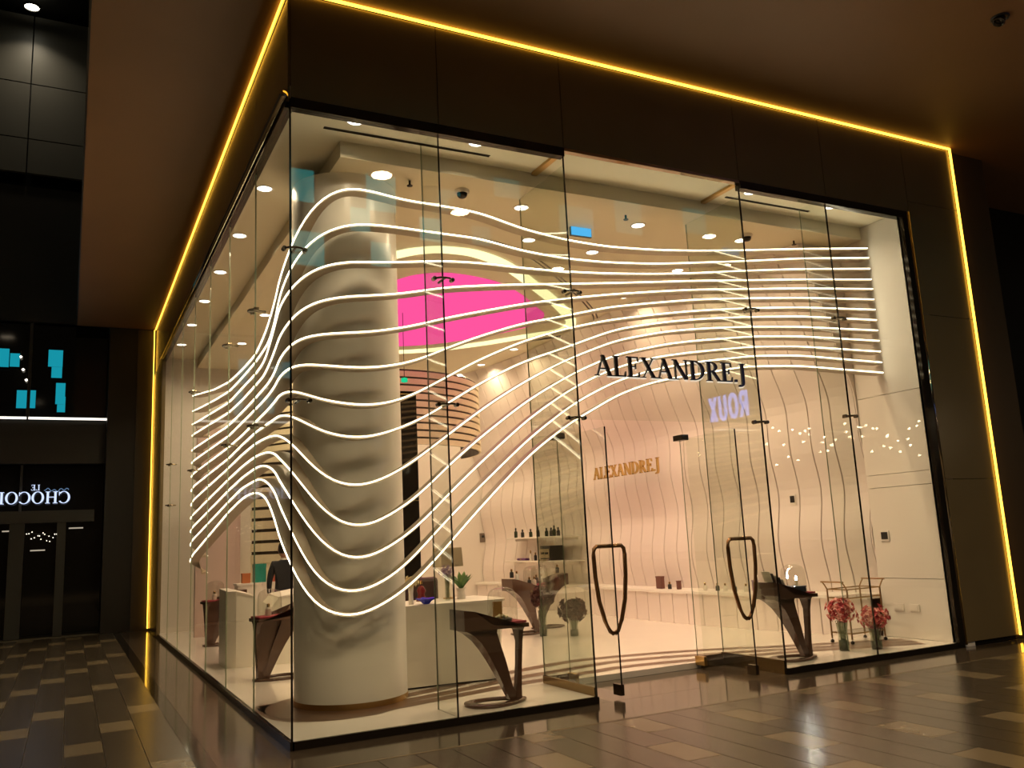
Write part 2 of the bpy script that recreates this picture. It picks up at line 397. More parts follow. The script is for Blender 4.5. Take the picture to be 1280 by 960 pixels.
for x0,x1 in ((2.67,2.955),(4.625,4.87)): obj('sidelight_pane', B(x0,.935,ZF+.06,x1,.947,2.48), GL, w1)
def spider(parent, x, z, s=.085, axis=0, out=-.06):
    bm = bmesh.new()
    P = (lambda u,d: (u,d,z)) if axis==0 else (lambda u,d: (d,u,z))
    c = x
    pts = [P(c-s,out*.35),P(c-s*.5,out),P(c,out*1.15),P(c+s*.5,out),P(c+s,out*.35)]
    tube(bm, pts, .009, 6); 
    sp = obj('spider_fitting', bm, PATCH, parent, smooth=True)
    for u in (c-s,c+s):
        b2 = bmesh.new(); a = Vector(P(u,out*.5)); e = Vector(P(u,-out*.25)); tube(b2,[a,e],.019,8); obj('disc', b2, PATCH, sp)
    b2 = bmesh.new(); tube(b2,[P(c,out*1.15),P(c,.10 if True else 0)],.011,6); obj('rod', b2, PATCH, sp)
for x,z in ((1.335,3.74),(1.335,2.62),(2.656,3.74),(2.62,2.53),(4.885,3.74),(4.86,2.53),(6.19,3.74),(6.19,2.62),(0.03,3.87),(0.06,2.62)):
    spider(w1, x, z)
w2 = sroot('window_2')
YJ = [0,1.5,3.05,4.57,6.1,7.63,9.15,Y1]
for a,b in zip(YJ,YJ[1:]): obj('pane', B(-.006,a+.010,ZF,.006,b-.004,ZG), GLS, w2)
for y in YJ[1:-1]: obj('joint_seal', B(-.0065,y-.0014,ZF,.0065,y+.0014,ZG), MATS['green_edge'], w2)
for y,z in ((1.5,3.74),(1.5,2.62),(3.05,3.74),(3.05,2.62),(6.1,3.74),(6.1,2.62),(9.15,3.0),(9.15,2.3)): spider(w2, y, z, axis=1)

# --- open door leaves, at right angles to the front
def shield(side, x):
    "half of the shield-shaped pull handle, standing off one face of the leaf"
    pts = [(0,1.35),(.13,1.35),(.158,1.325),(.165,1.27),(.16,1.08),(.135,.86),(.085,.68),(.035,.585),(0,.562)]
    bm = bmesh.new(); tube(bm, [(x+side*(.006+a),.09,z) for a,z in pts], .020, 10); return bm
for n,xh in ((1,2.945),(2,4.53)):
    d = sroot('door_%d'%n)
    obj('leaf', B(xh-.006,.03,.05,xh+.006,.93,2.46), GL, d)
    obj('leaf_edge', B(xh-.006,.022,.03,xh+.006,.03,2.46), BLACK, d)
    obj('leaf_edge', B(xh-.004,.93,.12,xh+.004,.934,2.46), MATS['green_edge'], d)
    for s in (-1,1): obj('handle', shield(s,xh), mat('bronze_handle',(.34,.19,.085),.2,metal=.9), d, smooth=True)
    obj('patch_fitting', B(xh-.07,.80,2.44,xh+.02,.96,2.50), PATCH, d)
    obj('patch_fitting', B(xh-.02,.80,.04,xh+.02,.95,.13), BRASS, d)
    obj('corner_lock', B(xh-.02,.02,.03,xh+.02,.14,.125), PATCH, d)

# --- soffit of the mall outside, stepping round the shop
so = struct('ceiling_soffit', B((-1.52,-2.9,ZL+.002,15,0.02,ZL+.25),(-1.52,.02,ZL+.002,.02,12.6,ZL+.25),(XR,.02,ZL+.002,15,3,ZL+.25)), SOFFIT)
obj('soffit_edge', B(-1.54,-2.9,ZL-.0,-1.521,12.6,ZL+.27), DARKW, so)
# --- far end of the side street
fw = struct('wall_far', B(-9,13.6,0, .2,13.75,15), BLACKW)
xs0 = U(38,120,1,13).x; z1 = U(40,174,1,13).z; z2 = U(40,105,1,13).z; zb = U(0,212,1,13).z
for a,b in ((xs0-3.2,xs0-1.6),(xs0-1.6,xs0),(xs0,xs0+1.6)):
    for c,d in ((zb,z1),(z1,z2),(z2,13.2)):
        obj('stone_panel', B(a+.012,13,c+.012,b-.012,13.1,d-.012), GREYP, fw)
obj('upper_slab', B(-9,11.5,13.3,-1.55,13.6,13.6), BLACKW, fw)
obj('spandrel', B(-9,13.0,3.4,-.9,13.2,4.27), GREYB, fw)
obj('upper_recess_panel', B(-9,13.1,6.35,-.9,13.2,9.3), DARKW, fw)
obj('light_line', B(-9,12.97,4.30,U(33,524,1,13).x,13.0,4.345), emit('cool_white_line',(1,.94,.84),1.6), fw)
obj('light_line', B(U(35.5,524,1,13).x,12.97,4.30,-.9,13.0,4.345), emit('cool_white_line',(1,.94,.84),1.6), fw)
obj('glazing_pane', B(-9,13.15,4.36,-.92,13.17,6.3), FGLASS, fw)
for px in (37,137): x = U(px,470,1,13).x; obj('mullion', B(x-.03,12.98,4.35,x+.03,13.1,6.3), GREYB, fw)
sh = struct('window_3', B(-9,13.16,0.0,-.9,13.2,3.38), FGLASS)
for px,wd in ((20,.26),(76,.16)): x = U(px,680,1,13).x; obj('mullion', B(x-wd/2,13.0,0,x+wd/2,13.16,2.3), GREYB, sh)
obj('transom', B(-9,12.98,2.22,U(118,640,1,13).x,13.16,2.46), GREYB, sh)
obj('mullion', B(U(27,590,1,13).x-.02,13.02,2.46,U(27,590,1,13).x+.02,13.16,3.38), GREYB, sh)
ww = struct('wall_far_right', B(-.9,12.62,0,.02,13.6,ZL), DARKW)
obj('wall_panel', B(-.36,12.60,0,-.04,12.62,ZL-.02), mat('bronze_far_panel',(.06,.046,.028),.35), ww)
# --- beyond the amber line on the right
rm = struct('wall_right_mall', B(XR+.05,.06,0,9.35,.2,ZL), mat('brown_wall_paint',(.07,.045,.022),.45))
rm2 = struct('wall_right_recess', B(9.35,1.2,0,15,1.35,ZL), BLACKW)
p0 = U(1250,205,1,1.1); p1 = U(1290,262,1,1.1)
obj('grey_bulkhead', B(p0.x,.9,p1.z,15,1.2,p0.z), mat('grey_bulkhead_paint',(.10,.10,.095),.5), rm2)
# mall enclosure behind the camera
struct('wall_opposite', B(-12,-14.2,0,16,-14,9), mat('opposite_wall',(.05,.035,.022),.5))
# ================================================================== THINGS
# --- glowing LED ribbons sweeping round the corner
RIB = [
  [(1.63, 3.947), (2.35, 3.878), (4.45, 3.597), (5.69, 3.477), (6.56, 3.453), (7.35, 3.457), (7.81, 3.562), (7.96, 3.606), (8.45, 3.855), (8.53, 3.956), (8.6, 4.029), (8.72, 4.261), (8.78, 4.355), (8.85, 4.433), (9.01, 4.608), (9.12, 4.669), (9.23, 4.699), (9.34, 4.715), (9.45, 4.712), (9.76, 4.658), (10.14, 4.655), (10.59, 4.642), (11.03, 4.534), (11.54, 4.473), (12.08, 4.457), (12.71, 4.492), (13.26, 4.545), (13.97, 4.63), (14.87, 4.748), (16.11, 4.896)],
  [(1.67, 3.706), (2.85, 3.588), (4.39, 3.456), (5.7, 3.359), (6.56, 3.361), (7.36, 3.38), (8.04, 3.436), (8.37, 3.614), (8.54, 3.831), (8.72, 4.031), (8.85, 4.162), (9.0, 4.26), (9.22, 4.34), (9.44, 4.379), (9.76, 4.38), (10.13, 4.371), (10.58, 4.372), (11.02, 4.298), (11.53, 4.268), (12.06, 4.281), (12.69, 4.331), (13.25, 4.403), (13.96, 4.497), (14.85, 4.625), (16.1, 4.767)],
  [(1.59, 3.487), (2.96, 3.391), (5.71, 3.226), (6.57, 3.243), (7.36, 3.254), (7.85, 3.295), (8.21, 3.491), (8.5, 3.665), (8.71, 3.812), (8.8, 3.871), (9.0, 3.954), (9.22, 3.987), (9.44, 4.01), (9.75, 4.038), (10.12, 4.094), (10.57, 4.121), (11.03, 4.115), (11.52, 4.127), (12.05, 4.159), (12.68, 4.216), (13.23, 4.28), (13.94, 4.379), (14.83, 4.489), (16.11, 4.624)],
  [(1.58, 3.262), (2.33, 3.27), (5.66, 3.104), (6.57, 3.108), (7.36, 3.136), (7.81, 3.15), (8.15, 3.251), (8.43, 3.347), (8.6, 3.439), (8.71, 3.535), (8.84, 3.596), (9.0, 3.638), (9.21, 3.662), (9.43, 3.691), (9.74, 3.733), (9.98, 3.788), (10.16, 3.833), (10.56, 3.889), (11.03, 3.945), (11.51, 3.995), (12.05, 4.053), (12.67, 4.125), (13.22, 4.19), (13.93, 4.263), (14.81, 4.357), (16.1, 4.48)],
  [(1.56, 3.006), (2.36, 3.044), (5.66, 2.948), (6.58, 2.973), (7.36, 3.003), (8.1, 3.045), (8.46, 3.139), (8.59, 3.239), (8.71, 3.299), (8.84, 3.32), (9.0, 3.325), (9.21, 3.327), (9.42, 3.348), (9.73, 3.406), (9.97, 3.468), (10.16, 3.532), (10.55, 3.628), (11.01, 3.741), (11.5, 3.837), (12.04, 3.928), (12.66, 4.016), (13.21, 4.087), (13.92, 4.156), (14.8, 4.246), (16.1, 4.354)],
  [(1.59, 2.797), (2.39, 2.858), (5.67, 2.822), (6.58, 2.857), (7.37, 2.887), (7.97, 2.917), (8.4, 2.971), (8.59, 3.047), (8.71, 3.094), (8.84, 3.069), (8.99, 3.047), (9.2, 3.015), (9.42, 3.018), (9.72, 3.064), (9.95, 3.133), (10.17, 3.243), (10.54, 3.386), (11.0, 3.542), (11.48, 3.651), (12.03, 3.791), (12.65, 3.89), (13.2, 3.972), (13.9, 4.045), (14.78, 4.127), (16.11, 4.217)],
  [(1.62, 2.565), (2.41, 2.661), (5.68, 2.688), (6.59, 2.715), (7.37, 2.755), (7.97, 2.785), (8.4, 2.822), (8.59, 2.864), (8.71, 2.873), (8.84, 2.798), (8.99, 2.735), (9.2, 2.689), (9.41, 2.674), (9.71, 2.73), (9.95, 2.845), (10.16, 2.961), (10.52, 3.155), (10.99, 3.359), (11.47, 3.517), (12.01, 3.648), (12.64, 3.76), (13.19, 3.843), (13.89, 3.926), (14.76, 4.008), (16.11, 4.082)],
  [(1.66, 2.309), (2.44, 2.466), (5.69, 2.554), (6.59, 2.609), (7.37, 2.648), (8.1, 2.651), (8.46, 2.652), (8.63, 2.656), (8.71, 2.639), (8.84, 2.548), (8.99, 2.451), (9.19, 2.394), (9.3, 2.386), (9.41, 2.39), (9.7, 2.478), (9.94, 2.581), (10.15, 2.705), (10.51, 2.922), (10.98, 3.154), (11.46, 3.318), (12.11, 3.56), (12.75, 3.683), (13.29, 3.759), (13.87, 3.821), (14.75, 3.896), (16.12, 3.947)],
  [(1.59, 2.061), (2.46, 2.26), (5.69, 2.44), (6.6, 2.503), (7.37, 2.534), (7.97, 2.524), (8.37, 2.491), (8.63, 2.442), (8.71, 2.407), (8.83, 2.242), (8.95, 2.107), (9.05, 2.025), (9.19, 1.972), (9.29, 1.958), (9.4, 1.974), (9.69, 2.096), (9.93, 2.253), (10.15, 2.415), (10.61, 2.733), (11.03, 2.977), (11.45, 3.186), (11.79, 3.32), (12.1, 3.439), (12.74, 3.576), (13.28, 3.648), (13.91, 3.71), (14.73, 3.767), (16.12, 3.812)],
  [(1.52, 1.838), (2.3, 2.029), (5.7, 2.307), (6.6, 2.372), (7.38, 2.404), (7.97, 2.383), (8.33, 2.324), (8.59, 2.229), (8.71, 2.138), (8.79, 2.048), (8.91, 1.878), (9.05, 1.716), (9.18, 1.632), (9.29, 1.607), (9.38, 1.617), (9.53, 1.677), (9.73, 1.788), (9.9, 1.901), (10.15, 2.136), (10.49, 2.403), (11.03, 2.783), (11.58, 3.079), (12.08, 3.285), (12.72, 3.434), (13.08, 3.491), (13.98, 3.602), (14.71, 3.649), (16.13, 3.678)],
  [(1.56, 1.574), (2.33, 1.849), (5.71, 2.176), (6.61, 2.251), (7.38, 2.286), (7.74, 2.279), (8.1, 2.222), (8.37, 2.14), (8.55, 2.046), (8.7, 1.889), (8.83, 1.697), (8.98, 1.501), (9.11, 1.388), (9.24, 1.338), (9.38, 1.347), (9.52, 1.407), (9.72, 1.514), (9.89, 1.637), (10.14, 1.875), (10.48, 2.164), (11.03, 2.603), (11.56, 2.929), (12.07, 3.149), (12.59, 3.287), (13.07, 3.365), (13.96, 3.48), (14.69, 3.526), (16.13, 3.539)],
  [(1.59, 1.388), (2.36, 1.659), (5.72, 2.045), (6.61, 2.138), (7.38, 2.162), (7.63, 2.158), (7.97, 2.091), (8.33, 1.973), (8.59, 1.781), (8.7, 1.608), (8.83, 1.36), (8.9, 1.24), (8.97, 1.172), (9.1, 1.094), (9.24, 1.063), (9.37, 1.084), (9.51, 1.14), (9.72, 1.26), (9.88, 1.417), (10.13, 1.657), (10.47, 1.949), (11.03, 2.416), (11.55, 2.766), (12.06, 3.006), (12.58, 3.156), (13.06, 3.249), (13.95, 3.372), (14.68, 3.415), (16.12, 3.4)],
  [(1.63, 1.155), (2.39, 1.434), (5.72, 1.924), (6.52, 2.015), (6.9, 2.042), (7.26, 2.043), (7.51, 2.026), (7.83, 1.974), (8.1, 1.86), (8.26, 1.744), (8.51, 1.574), (8.64, 1.399), (8.7, 1.297), (8.79, 1.138), (8.84, 1.048), (8.97, 0.953), (9.1, 0.892), (9.21, 0.875), (9.3, 0.878), (9.44, 0.923), (9.71, 1.06), (9.88, 1.189), (10.12, 1.419), (10.46, 1.751), (11.02, 2.257), (11.55, 2.605), (11.7, 2.665), (12.05, 2.855), (12.48, 3.001), (12.78, 3.064), (13.85, 3.246), (14.66, 3.29), (16.13, 3.268)],
]

XL, YF, RC, SDEP = .12, .5, .6, .14
def plan(s):
    "plan position and inward normal at arc length s along the ribbon path (s=0 at y=9.5 on the side)"
    s1 = 9.5-(YF+RC); s2 = s1+RC*PI/2
    if s < s1: return Vector((XL,9.5-s,0)), Vector((1,0,0))
    if s < s2:
        a = (s-s1)/RC; return Vector((XL+RC-RC*math.cos(a), YF+RC-RC*math.sin(a),0)), Vector((math.cos(a),math.sin(a),0))
    return Vector((XL+RC+s-s2,YF,0)), Vector((0,1,0))
def ribbon(i, data):
    sd = np.array([d[0] for d in data]); zd = np.array([d[1] for d in data])
    s0 = 2.2; se = 16.1
    ss = np.arange(s0, se, .06)
    # cubic-ish smoothing of the sampled heights
    fine = np.arange(sd[0], sd[-1], .02); zf = np.interp(fine, sd, zd)
    for sig in (.14,):
        kx = np.arange(-40,41)*.02; kk = np.exp(-kx**2/(2*sig**2)); kk /= kk.sum()
        pad = np.concatenate([zf[0]+(zf[0]-zf[1:41][::-1]), zf, zf[-1]+(zf[-1]-zf[-41:-1][::-1])])
        zs = np.convolve(pad, kk, 'valid')
        # keep tight bends near the corner crisp
        zf = zs
    Z = np.interp(ss, fine, zf)
    P = [(*plan(s),z) for s,z in zip(ss,Z)]
    # rounded return at the far end
    slope = (Z[8]-Z[0])/(ss[8]-ss[0]); y0 = plan(s0)[0].y; pre = []
    for k in range(10,0,-1):
        a = k/10*2.4; R = .16
        pre.append((Vector((XL+R-R*math.cos(a), y0+R*math.sin(a),0)), Vector((math.cos(a),-math.sin(a),0)), Z[0]-slope*R*a - .10*(a/2.4)**2*(i>4)))
    P = pre+P
    t = thing('led_ribbon', None, 'light ribbon', (0,0,0))
    bm = bmesh.new(); rings = []
    for p,n,z in P:
        a = p+Vector((0,0,z)); rings.append([a+Vector((0,0,.0048)), a-Vector((0,0,.0048)), a+n*.010-Vector((0,0,.0048)), a+n*.010+Vector((0,0,.0048))])
    loft(bm, rings); obj('led_strip', bm, LEDW, t)
    bm = bmesh.new(); rings = []
    for p,n,z in P:
        a = p+Vector((0,0,z)); rings.append([a+n*.0102+Vector((0,0,.012)), a+n*.0102-Vector((0,0,.020)), a+n*SDEP-Vector((0,0,.020)), a+n*SDEP+Vector((0,0,.010))])
    loft(bm, rings); obj('band', bm, BAND, t)
    return t
for i,d in enumerate(RIB):
    t = ribbon(i,d)
    where = 'topmost' if i==0 else 'lowest' if i==12 else ORD[i]+' from the top'
    t['label'] = 'glowing white light ribbon waving behind the glass, %s of thirteen' % where
    t['group'] = 'thirteen light ribbons sweeping round the glass corner'

# --- shop name on the glass over the door and on the curved wall
s = thing('facade_sign', 'dark serif shop name letters mounted on the glass above the doors', 'sign', (2.84,-.02,2.935))
lettering(s, 'ALEXANDRE.J', lambda u,v,d: (u,-.012-d,v), mat('dark_bronze_letter',(.022,.014,.010),.3,metal=.2), .022, width=1.86, height=.2)
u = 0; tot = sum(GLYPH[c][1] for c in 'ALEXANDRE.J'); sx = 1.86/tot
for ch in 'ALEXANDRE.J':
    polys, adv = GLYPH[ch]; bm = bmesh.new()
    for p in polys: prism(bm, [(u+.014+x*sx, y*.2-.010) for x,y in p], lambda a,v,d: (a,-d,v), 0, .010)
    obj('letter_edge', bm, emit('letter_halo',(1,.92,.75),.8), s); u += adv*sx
y0 = 6.42; s = thing('wall_sign', 'small gold shop name letters on the pink-lit curved wall', 'sign', (6.93,y0,2.42))
lettering(s, 'ALEXANDRE.J', lambda u,v,d: (-d-.06,-u,v), GOLD, .035, width=1.98, height=.21)

# --- downlights
def downlight(x, y, z, label, group, power=POW, r=.075, col=(1,.745,.47)):
    t = thing('downlight', label, 'ceiling light', (x,y,z), group=group)
    obj('trim_ring', L([(r+.018,0),(r+.018,-.006),(r,-.010),(r,-.002)], seg=20), WHITE, t, smooth=True)
    obj('lens', L([(0,-.004),(r,-.004)], seg=20), LAMP, t)
    arealamp(t, (0,0,-.014), r*1.8, power, col=col)
for k,x in enumerate((.62,1.81,5.23,6.49)):
    downlight(x,.17,5.2,'round recessed downlight in the ceiling along the front glass, %s from the corner'%ORD[k],'front strip downlights', POW*(.46 if k<2 else .36))
for k,y in enumerate((1.94,3.44,4.94,6.44,7.94,9.44)):
    downlight(.17,y,5.2,'round recessed downlight in the ceiling along the side glass, %s from the corner'%ORD[k],'side strip downlights', POW*.75)
for k,(x,y) in enumerate(((2.78,1.13),(4.35,1.15),(5.93,1.15))):
    downlight(x,y,ZM,'round downlight in the main ceiling above the doors, %s from the column'%ORD[k],'main ceiling downlights')
rest = [((3.35,2.03),'in front of the oval cove'),((4.35,2.17),'right of the oval cove front curve'),((5.93,2.45),'near the right end of the light ribbons'),((5.96,3.83),'just right of the oval cove tip'),
        ((5.98,7.6),'beyond the oval cove, nearest of the rear three'),((5.98,9.1),'beyond the oval cove, middle of the rear three'),((5.98,10.2),'beyond the oval cove, furthest of the rear three'),
        ((1.05,2.9),'behind the column, nearest the glass'),((1.05,4.6),'behind the column, second back'),((1.05,6.4),'behind the column, third back'),((1.05,8.4),'behind the column, fourth back'),((1.5,9.9),'at the back of the shop on the left'),((3.9,9.9),'at the back of the shop in the middle'),((5.75,6.6),'beside the top of the curved wall')]
for (x,y),wd in rest: downlight(x,y,ZM,'round recessed downlight in the main ceiling, '+wd,'main ceiling downlights')

# --- oval cove light and pink screen in the ceiling
OUT = [(1.96,2.95),(2.25,2.67),(2.54,2.57),(2.98,2.60),(3.60,2.94),(4.55,3.78),(5.30,4.50),(5.92,5.20),(6.14,5.66),(6.12,6.08),(5.76,6.55),(5.17,7.38),(4.3,8.2),(3.2,8.55),(2.2,8.0),(1.6,6.6),(1.45,4.8),(1.6,3.6)]
PIN = [(2.38,4.05),(2.62,3.70),(3.03,3.55),(3.73,3.72),(4.36,4.18),(4.98,4.80),(5.30,5.18),(5.38,5.85),(4.9,6.8),(4.2,7.6),(3.3,7.9),(2.6,7.2),(2.2,6.0),(2.15,4.8)]
def closed_spline(pts, n=6):
    out = []; m = len(pts)
    for i in range(m):
        p0,p1,p2,p3 = [Vector((*pts[(i+j)%m],0)) for j in (-1,0,1,2)]
        for s in range(n):
            t = s/n; out.append(.5*((2*p1)+(p2-p0)*t+(2*p0-5*p1+4*p2-p3)*t*t+(3*p1-p0-3*p2+p3)*t**3))
    return out
o = closed_spline(OUT); t = thing('oval_cove_light', 'large glowing cream oval ring set in the ceiling round the pink screen', 'ceiling light', (0,0,0))
bm = bmesh.new(); n = len(o); cx = sum(o,Vector())/n
R = []
for i,p in enumerate(o):
    tg = (o[(i+1)%n]-o[i-1]).normalized(); nn = Vector((-tg.y,tg.x,0)); nn = nn if nn.dot(cx-p)>0 else -nn
    a = p+nn*.0; b = p+nn*.17
    R.append([bm.verts.new((a.x,a.y,ZM)),bm.verts.new((a.x,a.y,ZM-.035)),bm.verts.new((b.x,b.y,ZM-.035)),bm.verts.new((b.x,b.y,ZM))])
for i in range(n):
    for k in range(4): bm.faces.new((R[i][k],R[i][(k+1)%4],R[(i+1)%n][(k+1)%4],R[(i+1)%n][k]))
obj('cove_strip', bm, RING, t)
for off in (-.30,-.36):
    pts = []
    for i in range(14,62):
        p = o[i%n]; tg = (o[(i+1)%n]-o[i-1]).normalized(); nn = Vector((-tg.y,tg.x,0)); nn = nn if nn.dot(cx-p)>0 else -nn
        q = p+nn*off; pts.append((q.x,q.y,ZM-.003))
    obj('slot_line', T(pts,.012,seg=5), BLACK, t)
o = closed_spline(PIN); bm = bmesh.new(); 
a = [bm.verts.new((p.x,p.y,ZM-.02)) for p in o]; b = [bm.verts.new((p.x,p.y,ZM)) for p in o]
bm.faces.new(a); bm.faces.new(b[::-1])
for i in range(len(o)): bm.faces.new((a[i],a[(i+1)%len(o)],b[(i+1)%len(o)],b[i]))
tag(obj('pink_ceiling_screen', bm, PINK), 'bright pink leaf-shaped luminous panel in the ceiling', 'ceiling light')

# --- ceiling devices
for k,(x,y) in enumerate(((1.98,.93),(5.86,.97))):
    t = thing('security_camera', 'small dark dome camera on the ceiling, '+('left one near the column' if k==0 else 'right one above the ribbons'), 'camera', (x,y,ZM), group='dome cameras')
    obj('mount', L([(.075,0),(.075,-.03),(.06,-.035)], seg=20), WHITE, t, smooth=True)
    obj('dome', L([(.055,-.035),(.052,-.06),(.036,-.08),(0,-.09)], seg=20), BLACK, t, smooth=True)
for k,(px,py) in enumerate(((512,226),(782,269),(992,301))):
    p = U(px,py,2,ZM); t = thing('sprinkler', 'tiny ceiling sprinkler, '+['left one by the column','middle one above the blue sign','right one above the ribbons'][k], 'sprinkler', (p.x,p.y,ZM), group='ceiling sprinklers')
    obj('stem', L([(.012,0),(.012,-.05),(.0,-.05)], seg=8), BLACK, t); obj('deflector', L([(.03,-.05),(.03,-.056),(0,-.056)], seg=10), BLACK, t)
a = U(713,277,1,1.45); b = U(740,297,1,1.45)
t = thing('blue_hanging_sign', 'small glowing blue rectangular sign hanging from the ceiling', 'sign', (a.x,1.45,b.z))
w_,h_ = b.x-a.x, a.z-b.z
obj('housing', B(0,.004,0,w_,.04,h_), GREYB, t); obj('face', B(.006,0,.006,w_-.006,.004,h_-.006), BLUEE, t)
obj('hanger', B(.0,.01,h_,w_,.03,h_+.012), BLACK, t)
for u in (.02,w_-.02): obj('rod', B(u-.003,.015,h_+.01,u+.003,.021,max(h_+.03,ZM-b.z)), BLACK, t)
# --- display tables: ring base, two curved blades, wedge top
_T = {}
def table_meshes():
    bm = bmesh.new()   # teardrop ring base
    n = 36; rings = []
    for k in range(n):
        a = 2*PI*k/n
        ox = -.19+.29*math.cos(a); oy = .20*math.sin(a)*(1-.25*math.cos(a)); ix = -.20+.20*math.cos(a); iy = .13*math.sin(a)*(1-.25*math.cos(a))
        rings.append([(ox,oy,0),(ox,oy,.022),(ix,iy,.03),(ix,iy,0)])
    V = [[bm.verts.new(p) for p in r] for r in rings]
    for k in range(n):
        for j in range(4): bm.faces.new((V[k][j],V[k][(j+1)%4],V[(k+1)%n][(j+1)%4],V[(k+1)%n][j]))
    yield 'base_ring', bm, WOOD, True
    bm = bmesh.new()   # thick curved blade
    Lc = [(.65,-.535),(.60,-.44),(.53,-.36),(.45,-.30),(.36,-.245),(.25,-.185),(.13,-.125),(.02,-.07)]
    Rc = [(.65,-.19),(.60,-.195),(.53,-.17),(.45,-.14),(.36,-.105),(.25,-.07),(.13,-.035),(.02,.03)]
    rings = []
    for (z,a),(z2,b) in zip(Lc,Rc):
        h = .032+.085*(z/.65)**1.6; rings.append([(a,-h,z),(b,-h*.75,z),(b,h*.75,z),(a,h,z)])
    loft(bm, rings); yield 'curved_leg', bm, WOOD, False
    bm = bmesh.new()   # slim blade
    rings = []
    for z,a,b,h in ((.66,-.06,.085,.11),(.635,.0,.083,.085),(.60,.032,.081,.06),(.5,.042,.080,.035),(.3,.025,.068,.026),(.12,.005,.055,.028),(.02,-.01,.05,.035)):
        rings.append([(a,-h,z),(b,-h,z),(b,h,z),(a,h,z)])
    loft(bm, rings); yield 'slim_leg', bm, WOOD, False
    bm = bmesh.new()   # wedge top
    prof = [(-.54,.64),(.09,.63),(.09,.665),(-.26,.672),(-.30,.70),(-.37,.765),(-.44,.80),(-.54,.815)]
    for y in (-1,1): pass
    a = [bm.verts.new((x,-.15,z)) for x,z in prof]; b = [bm.verts.new((x,.15,z)) for x,z in prof]
    m = len(prof)
    for i in range(m): bm.faces.new((a[i],b[i],b[(i+1)%m],a[(i+1)%m]))
    for vs in (a,b):
        f = bm.faces.new(vs); 
    bmesh.ops.triangulate(bm, faces=[f for f in bm.faces if len(f.verts)>4])
    yield 'wedge_top', bm, WOOD, False
    yield 'velvet_tray', B(-.255,-.135,.668,.075,.135,.685), RED, False
    bm = bmesh.new(); lathe(bm, [(.132,.686),(.132,.86),(.124,.92),(.10,.955),(.05,.975),(0,.98)], seg=28, c=(-.09,0,0))
    yield 'glass_dome', bm, GLD, True
def display_table(label, loc, rot, web=False):
    t = thing('display_table', label, 'display table', loc, rot, group='ring-based display tables')
    if not _T:
        for nm,bm,m,sm in table_meshes(): o = obj(nm,bm,m,t,smooth=sm); _T[nm] = o.data
    else:
        for nm,me in _T.items(): obj(nm, me, None, t)
    if web:
        bm = bmesh.new(); rings = []
        for (z,a,b) in ((.64,-.40,.078),(.57,-.28,.078),(.50,-.21,.076),(.36,-.13,.07),(.22,-.085,.06),(.10,-.05,.05),(.03,-.04,.045)): rings.append([(a,.0,z),(b,.0,z),(b,.03,z),(a,.03,z)])
        loft(bm, rings); obj('side_web', bm, WOOD, t)
    return t
display_table('dark walnut display table by the front glass, left of the doors', (2.03,.34,ZF), math.radians(2))
display_table('dark walnut display table by the front glass, right of the doors', (5.58,.40,ZF), math.radians(2))
display_table('dark walnut display table by the side glass, just left of the column', (.42,3.32,ZF), math.radians(190), True)
display_table('dark walnut display table at the far end of the side glass', (.46,7.62,ZF), math.radians(194), True)
display_table('dark walnut display table deep in the shop, block end to the left', (4.82,5.0,ZF), math.radians(6))
display_table('dark walnut display table deep in the shop, block end to the right', (5.05,5.5,ZF), math.radians(185))

def at(t_loc, rot, x, y, z):
    c,s_ = math.cos(rot), math.sin(rot); return (t_loc[0]+c*x-s_*y, t_loc[1]+s_*x+c*y, t_loc[2]+z)
PAPER = mat('cream_paper',(.75,.66,.45),.6); AMBER = mat('amber_box',(.40,.22,.06),.5); INK = mat('black_card',(.02,.018,.016),.4)
BLUEB = mat('dark_blue_box',(.03,.04,.07),.3); PURPLE = mat('purple_leather',(.12,.03,.14),.5)
# things on the tables
def gift(loc, label):
    t = thing('gift_set', label, 'perfume gift', loc)
    obj('tray', L([(0,0),(.09,0),(.095,.025),(.085,.028),(.082,.008),(0,.008)], seg=24), INK, t, smooth=True)
    obj('backing_card', B(-.07,.02,.02,.02,.03,.17), AMBER, t)
    for k in range(7):
        a = k*.9; obj('blossom', L([(0,-.016),(.016,-.004),(.018,.006),(.010,.016),(0,.018)], seg=8, c=(.045*math.cos(a),.04*math.sin(a)-.01,.032+.008*(k%3))), PAPER, t, smooth=True)
gift(at((2.03,.34,ZF),0,-.11,-.02,.686), 'amber card with white blossoms on a black tray under the left glass dome')
t = thing('dark_box', 'dark blue box lying on crimson velvet under the right glass dome', 'box', at((5.58,.40,ZF),0,-.07,0,.686))
obj('body', B(-.11,-.09,0,.07,.09,.05), BLUEB, t, bevel=.006); obj('lid', B(-.112,-.092,.05,.072,.092,.065), BLUEB, t, bevel=.004)
bp = at((5.58,.40,ZF),0,-.03,.02,.755)
t = thing('candle', 'small lit candle on the dark blue box, right display table', 'candle', bp)
obj('wax', L([(0,0),(.016,0),(.016,.05),(0,.05)], seg=12), PAPER, t); obj('flame', L([(0,.052),(.011,.062),(.010,.078),(0,.098)], seg=8), emit('flame',(1,.93,.84),520), t)
